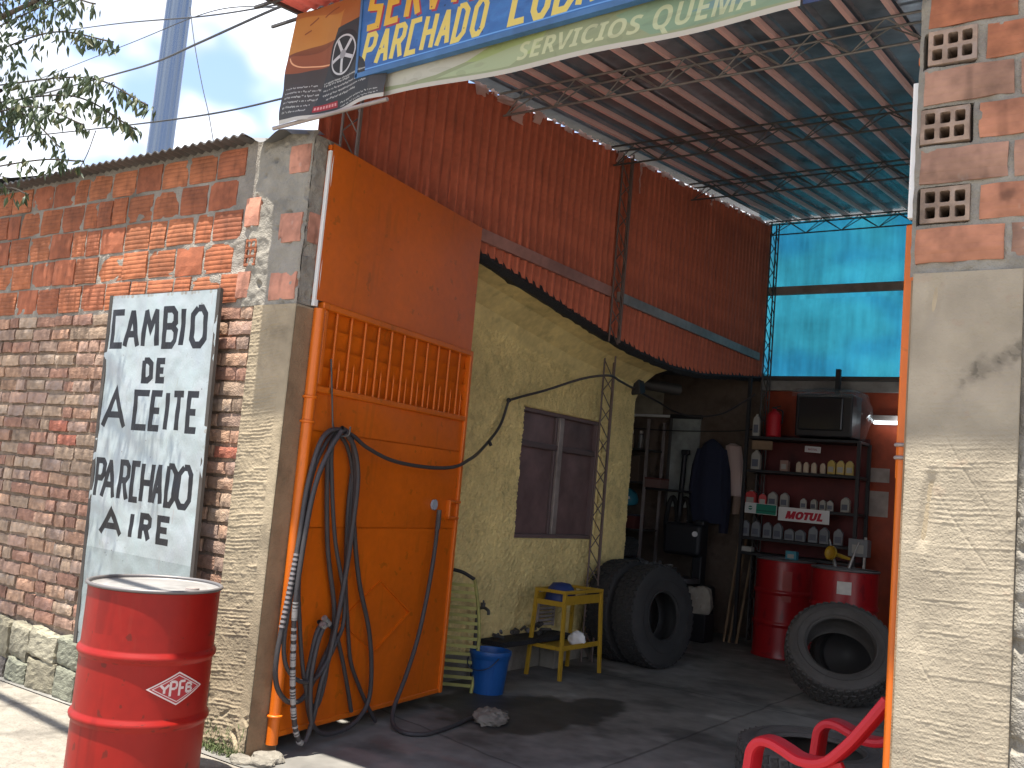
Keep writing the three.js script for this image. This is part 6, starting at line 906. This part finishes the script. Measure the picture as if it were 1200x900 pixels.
// ------------------------------------------------------------------ red chair in the foreground
{
  const c = thing('plastic_chair', 'red plastic armchair standing just inside the gateway at the right', 'chair', null, [-1.055, 0, -4.01], THREE.MathUtils.degToRad(-98.1)); c.scale.set(1.04, 0.93, 1);
  const m = mat.redPlastic;
  const seat = relief(0.5, 0.46, 24, 24, () => 0); { const p = seat.attributes.position; for (let i = 0; i < p.count; i++) { const x = p.getX(i) - 0.25, z = p.getY(i) - 0.23; p.setXYZ(i, x, 0.425 - 0.02 * Math.cos(x * 5) + (z > 0.18 ? -(z - 0.18) * 0.5 : 0) + 0.04 * z, z); } seat.computeVertexNormals(); }
  const lowerSeat = seat.clone(); lowerSeat.translate(0, -0.008, 0);
  part(c, 'seat', [uvm(seat), uvm(lowerSeat)], m);
  const sweep = (pts, w, h, seg = 40) => { // rounded rectangular section along a curve, wide axis level
    const cv = new THREE.CatmullRomCurve3(pts.map(V)), N = seg, sec = []; for (let k = 0; k < 12; k++) { const a = k / 12 * 2 * Math.PI; const cx = Math.sign(Math.cos(a)) * Math.pow(Math.abs(Math.cos(a)), 0.5) * w / 2, cy = Math.sign(Math.sin(a)) * Math.pow(Math.abs(Math.sin(a)), 0.5) * h / 2; sec.push([cx, cy]); }
    const P = [], R = []; for (let i = 0; i <= N; i++) { const p = cv.getPointAt(i / N), t = cv.getTangentAt(i / N); const s = new THREE.Vector3(1, 0, 0); s.addScaledVector(t, -s.dot(t)).normalize(); const u = t.clone().cross(s); R.push(sec.map(([a, b]) => p.clone().addScaledVector(s, a).addScaledVector(u, b))); }
    for (let i = 0; i < N; i++) for (let k = 0; k < 12; k++) { const a = R[i][k], b = R[i][(k + 1) % 12], d = R[i + 1][k], e = R[i + 1][(k + 1) % 12]; for (const v of [a, d, e, a, e, b]) P.push(v.x, v.y, v.z); } for (const r of [R[0], R[N]]) for (let k = 1; k < 11; k++) for (const v of [r[0], r[k], r[k + 1]]) P.push(v.x, v.y, v.z);
    const g = new THREE.BufferGeometry(); g.setAttribute('position', new THREE.Float32BufferAttribute(P, 3)); g.computeVertexNormals(); return uvm(g); };
  for (const s of [1, -1]) {
    const X = s * 0.275; part(c, 'armrest', [sweep([[X, 0.42, 0.28], [X, 0.52, 0.272], [X, 0.585, 0.262], [X, 0.618, 0.232], [X, 0.622, 0.19], [X, 0.608, 0.14], [X, 0.585, 0.07], [X, 0.60, -0.02], [X * 0.99, 0.68, -0.10], [X * 0.97, 0.78, -0.17], [X * 0.9, 0.88, -0.23]], 0.098, 0.042, 60)], m);
    part(c, 'front_leg', [sweep([[X * 1.03, 0.0, 0.31], [X * 1.01, 0.2, 0.295], [X, 0.425, 0.2795]], 0.097, 0.043, 24)], m);
    part(c, 'rear_leg', [sweep([[X * 0.92, 0.0, -0.30], [X * 0.88, 0.25, -0.24], [X * 0.85, 0.45, -0.2]], 0.05, 0.04, 24)], m);
    part(c, 'seat_side', [sweep([[X * 0.97, 0.41, 0.26], [X * 0.95, 0.42, 0.0], [X * 0.9, 0.43, -0.22]], 0.03, 0.06, 20)], m);
    part(c, 'arm_web', [sweep([[X, 0.60, -0.05], [X, 0.50, -0.10], [X * 0.97, 0.42, -0.12]], 0.03, 0.07, 14)], m);
  }
  part(c, 'backrest_frame', [sweep([[-0.25, 0.86, -0.23], [-0.15, 0.90, -0.26], [0, 0.91, -0.27], [0.15, 0.90, -0.26], [0.25, 0.86, -0.23]], 0.03, 0.05, 30), sweep([[-0.23, 0.47, -0.21], [0, 0.46, -0.235], [0.23, 0.47, -0.21]], 0.03, 0.05, 20)], m);
  for (let k = -2; k <= 2; k++) part(c, 'back_slat', [sweep([[k * 0.075, 0.47, -0.23], [k * 0.08, 0.68, -0.25], [k * 0.085, 0.89, -0.265]], 0.04, 0.012, 16)], m);
}
renderer.render(scene, camera);
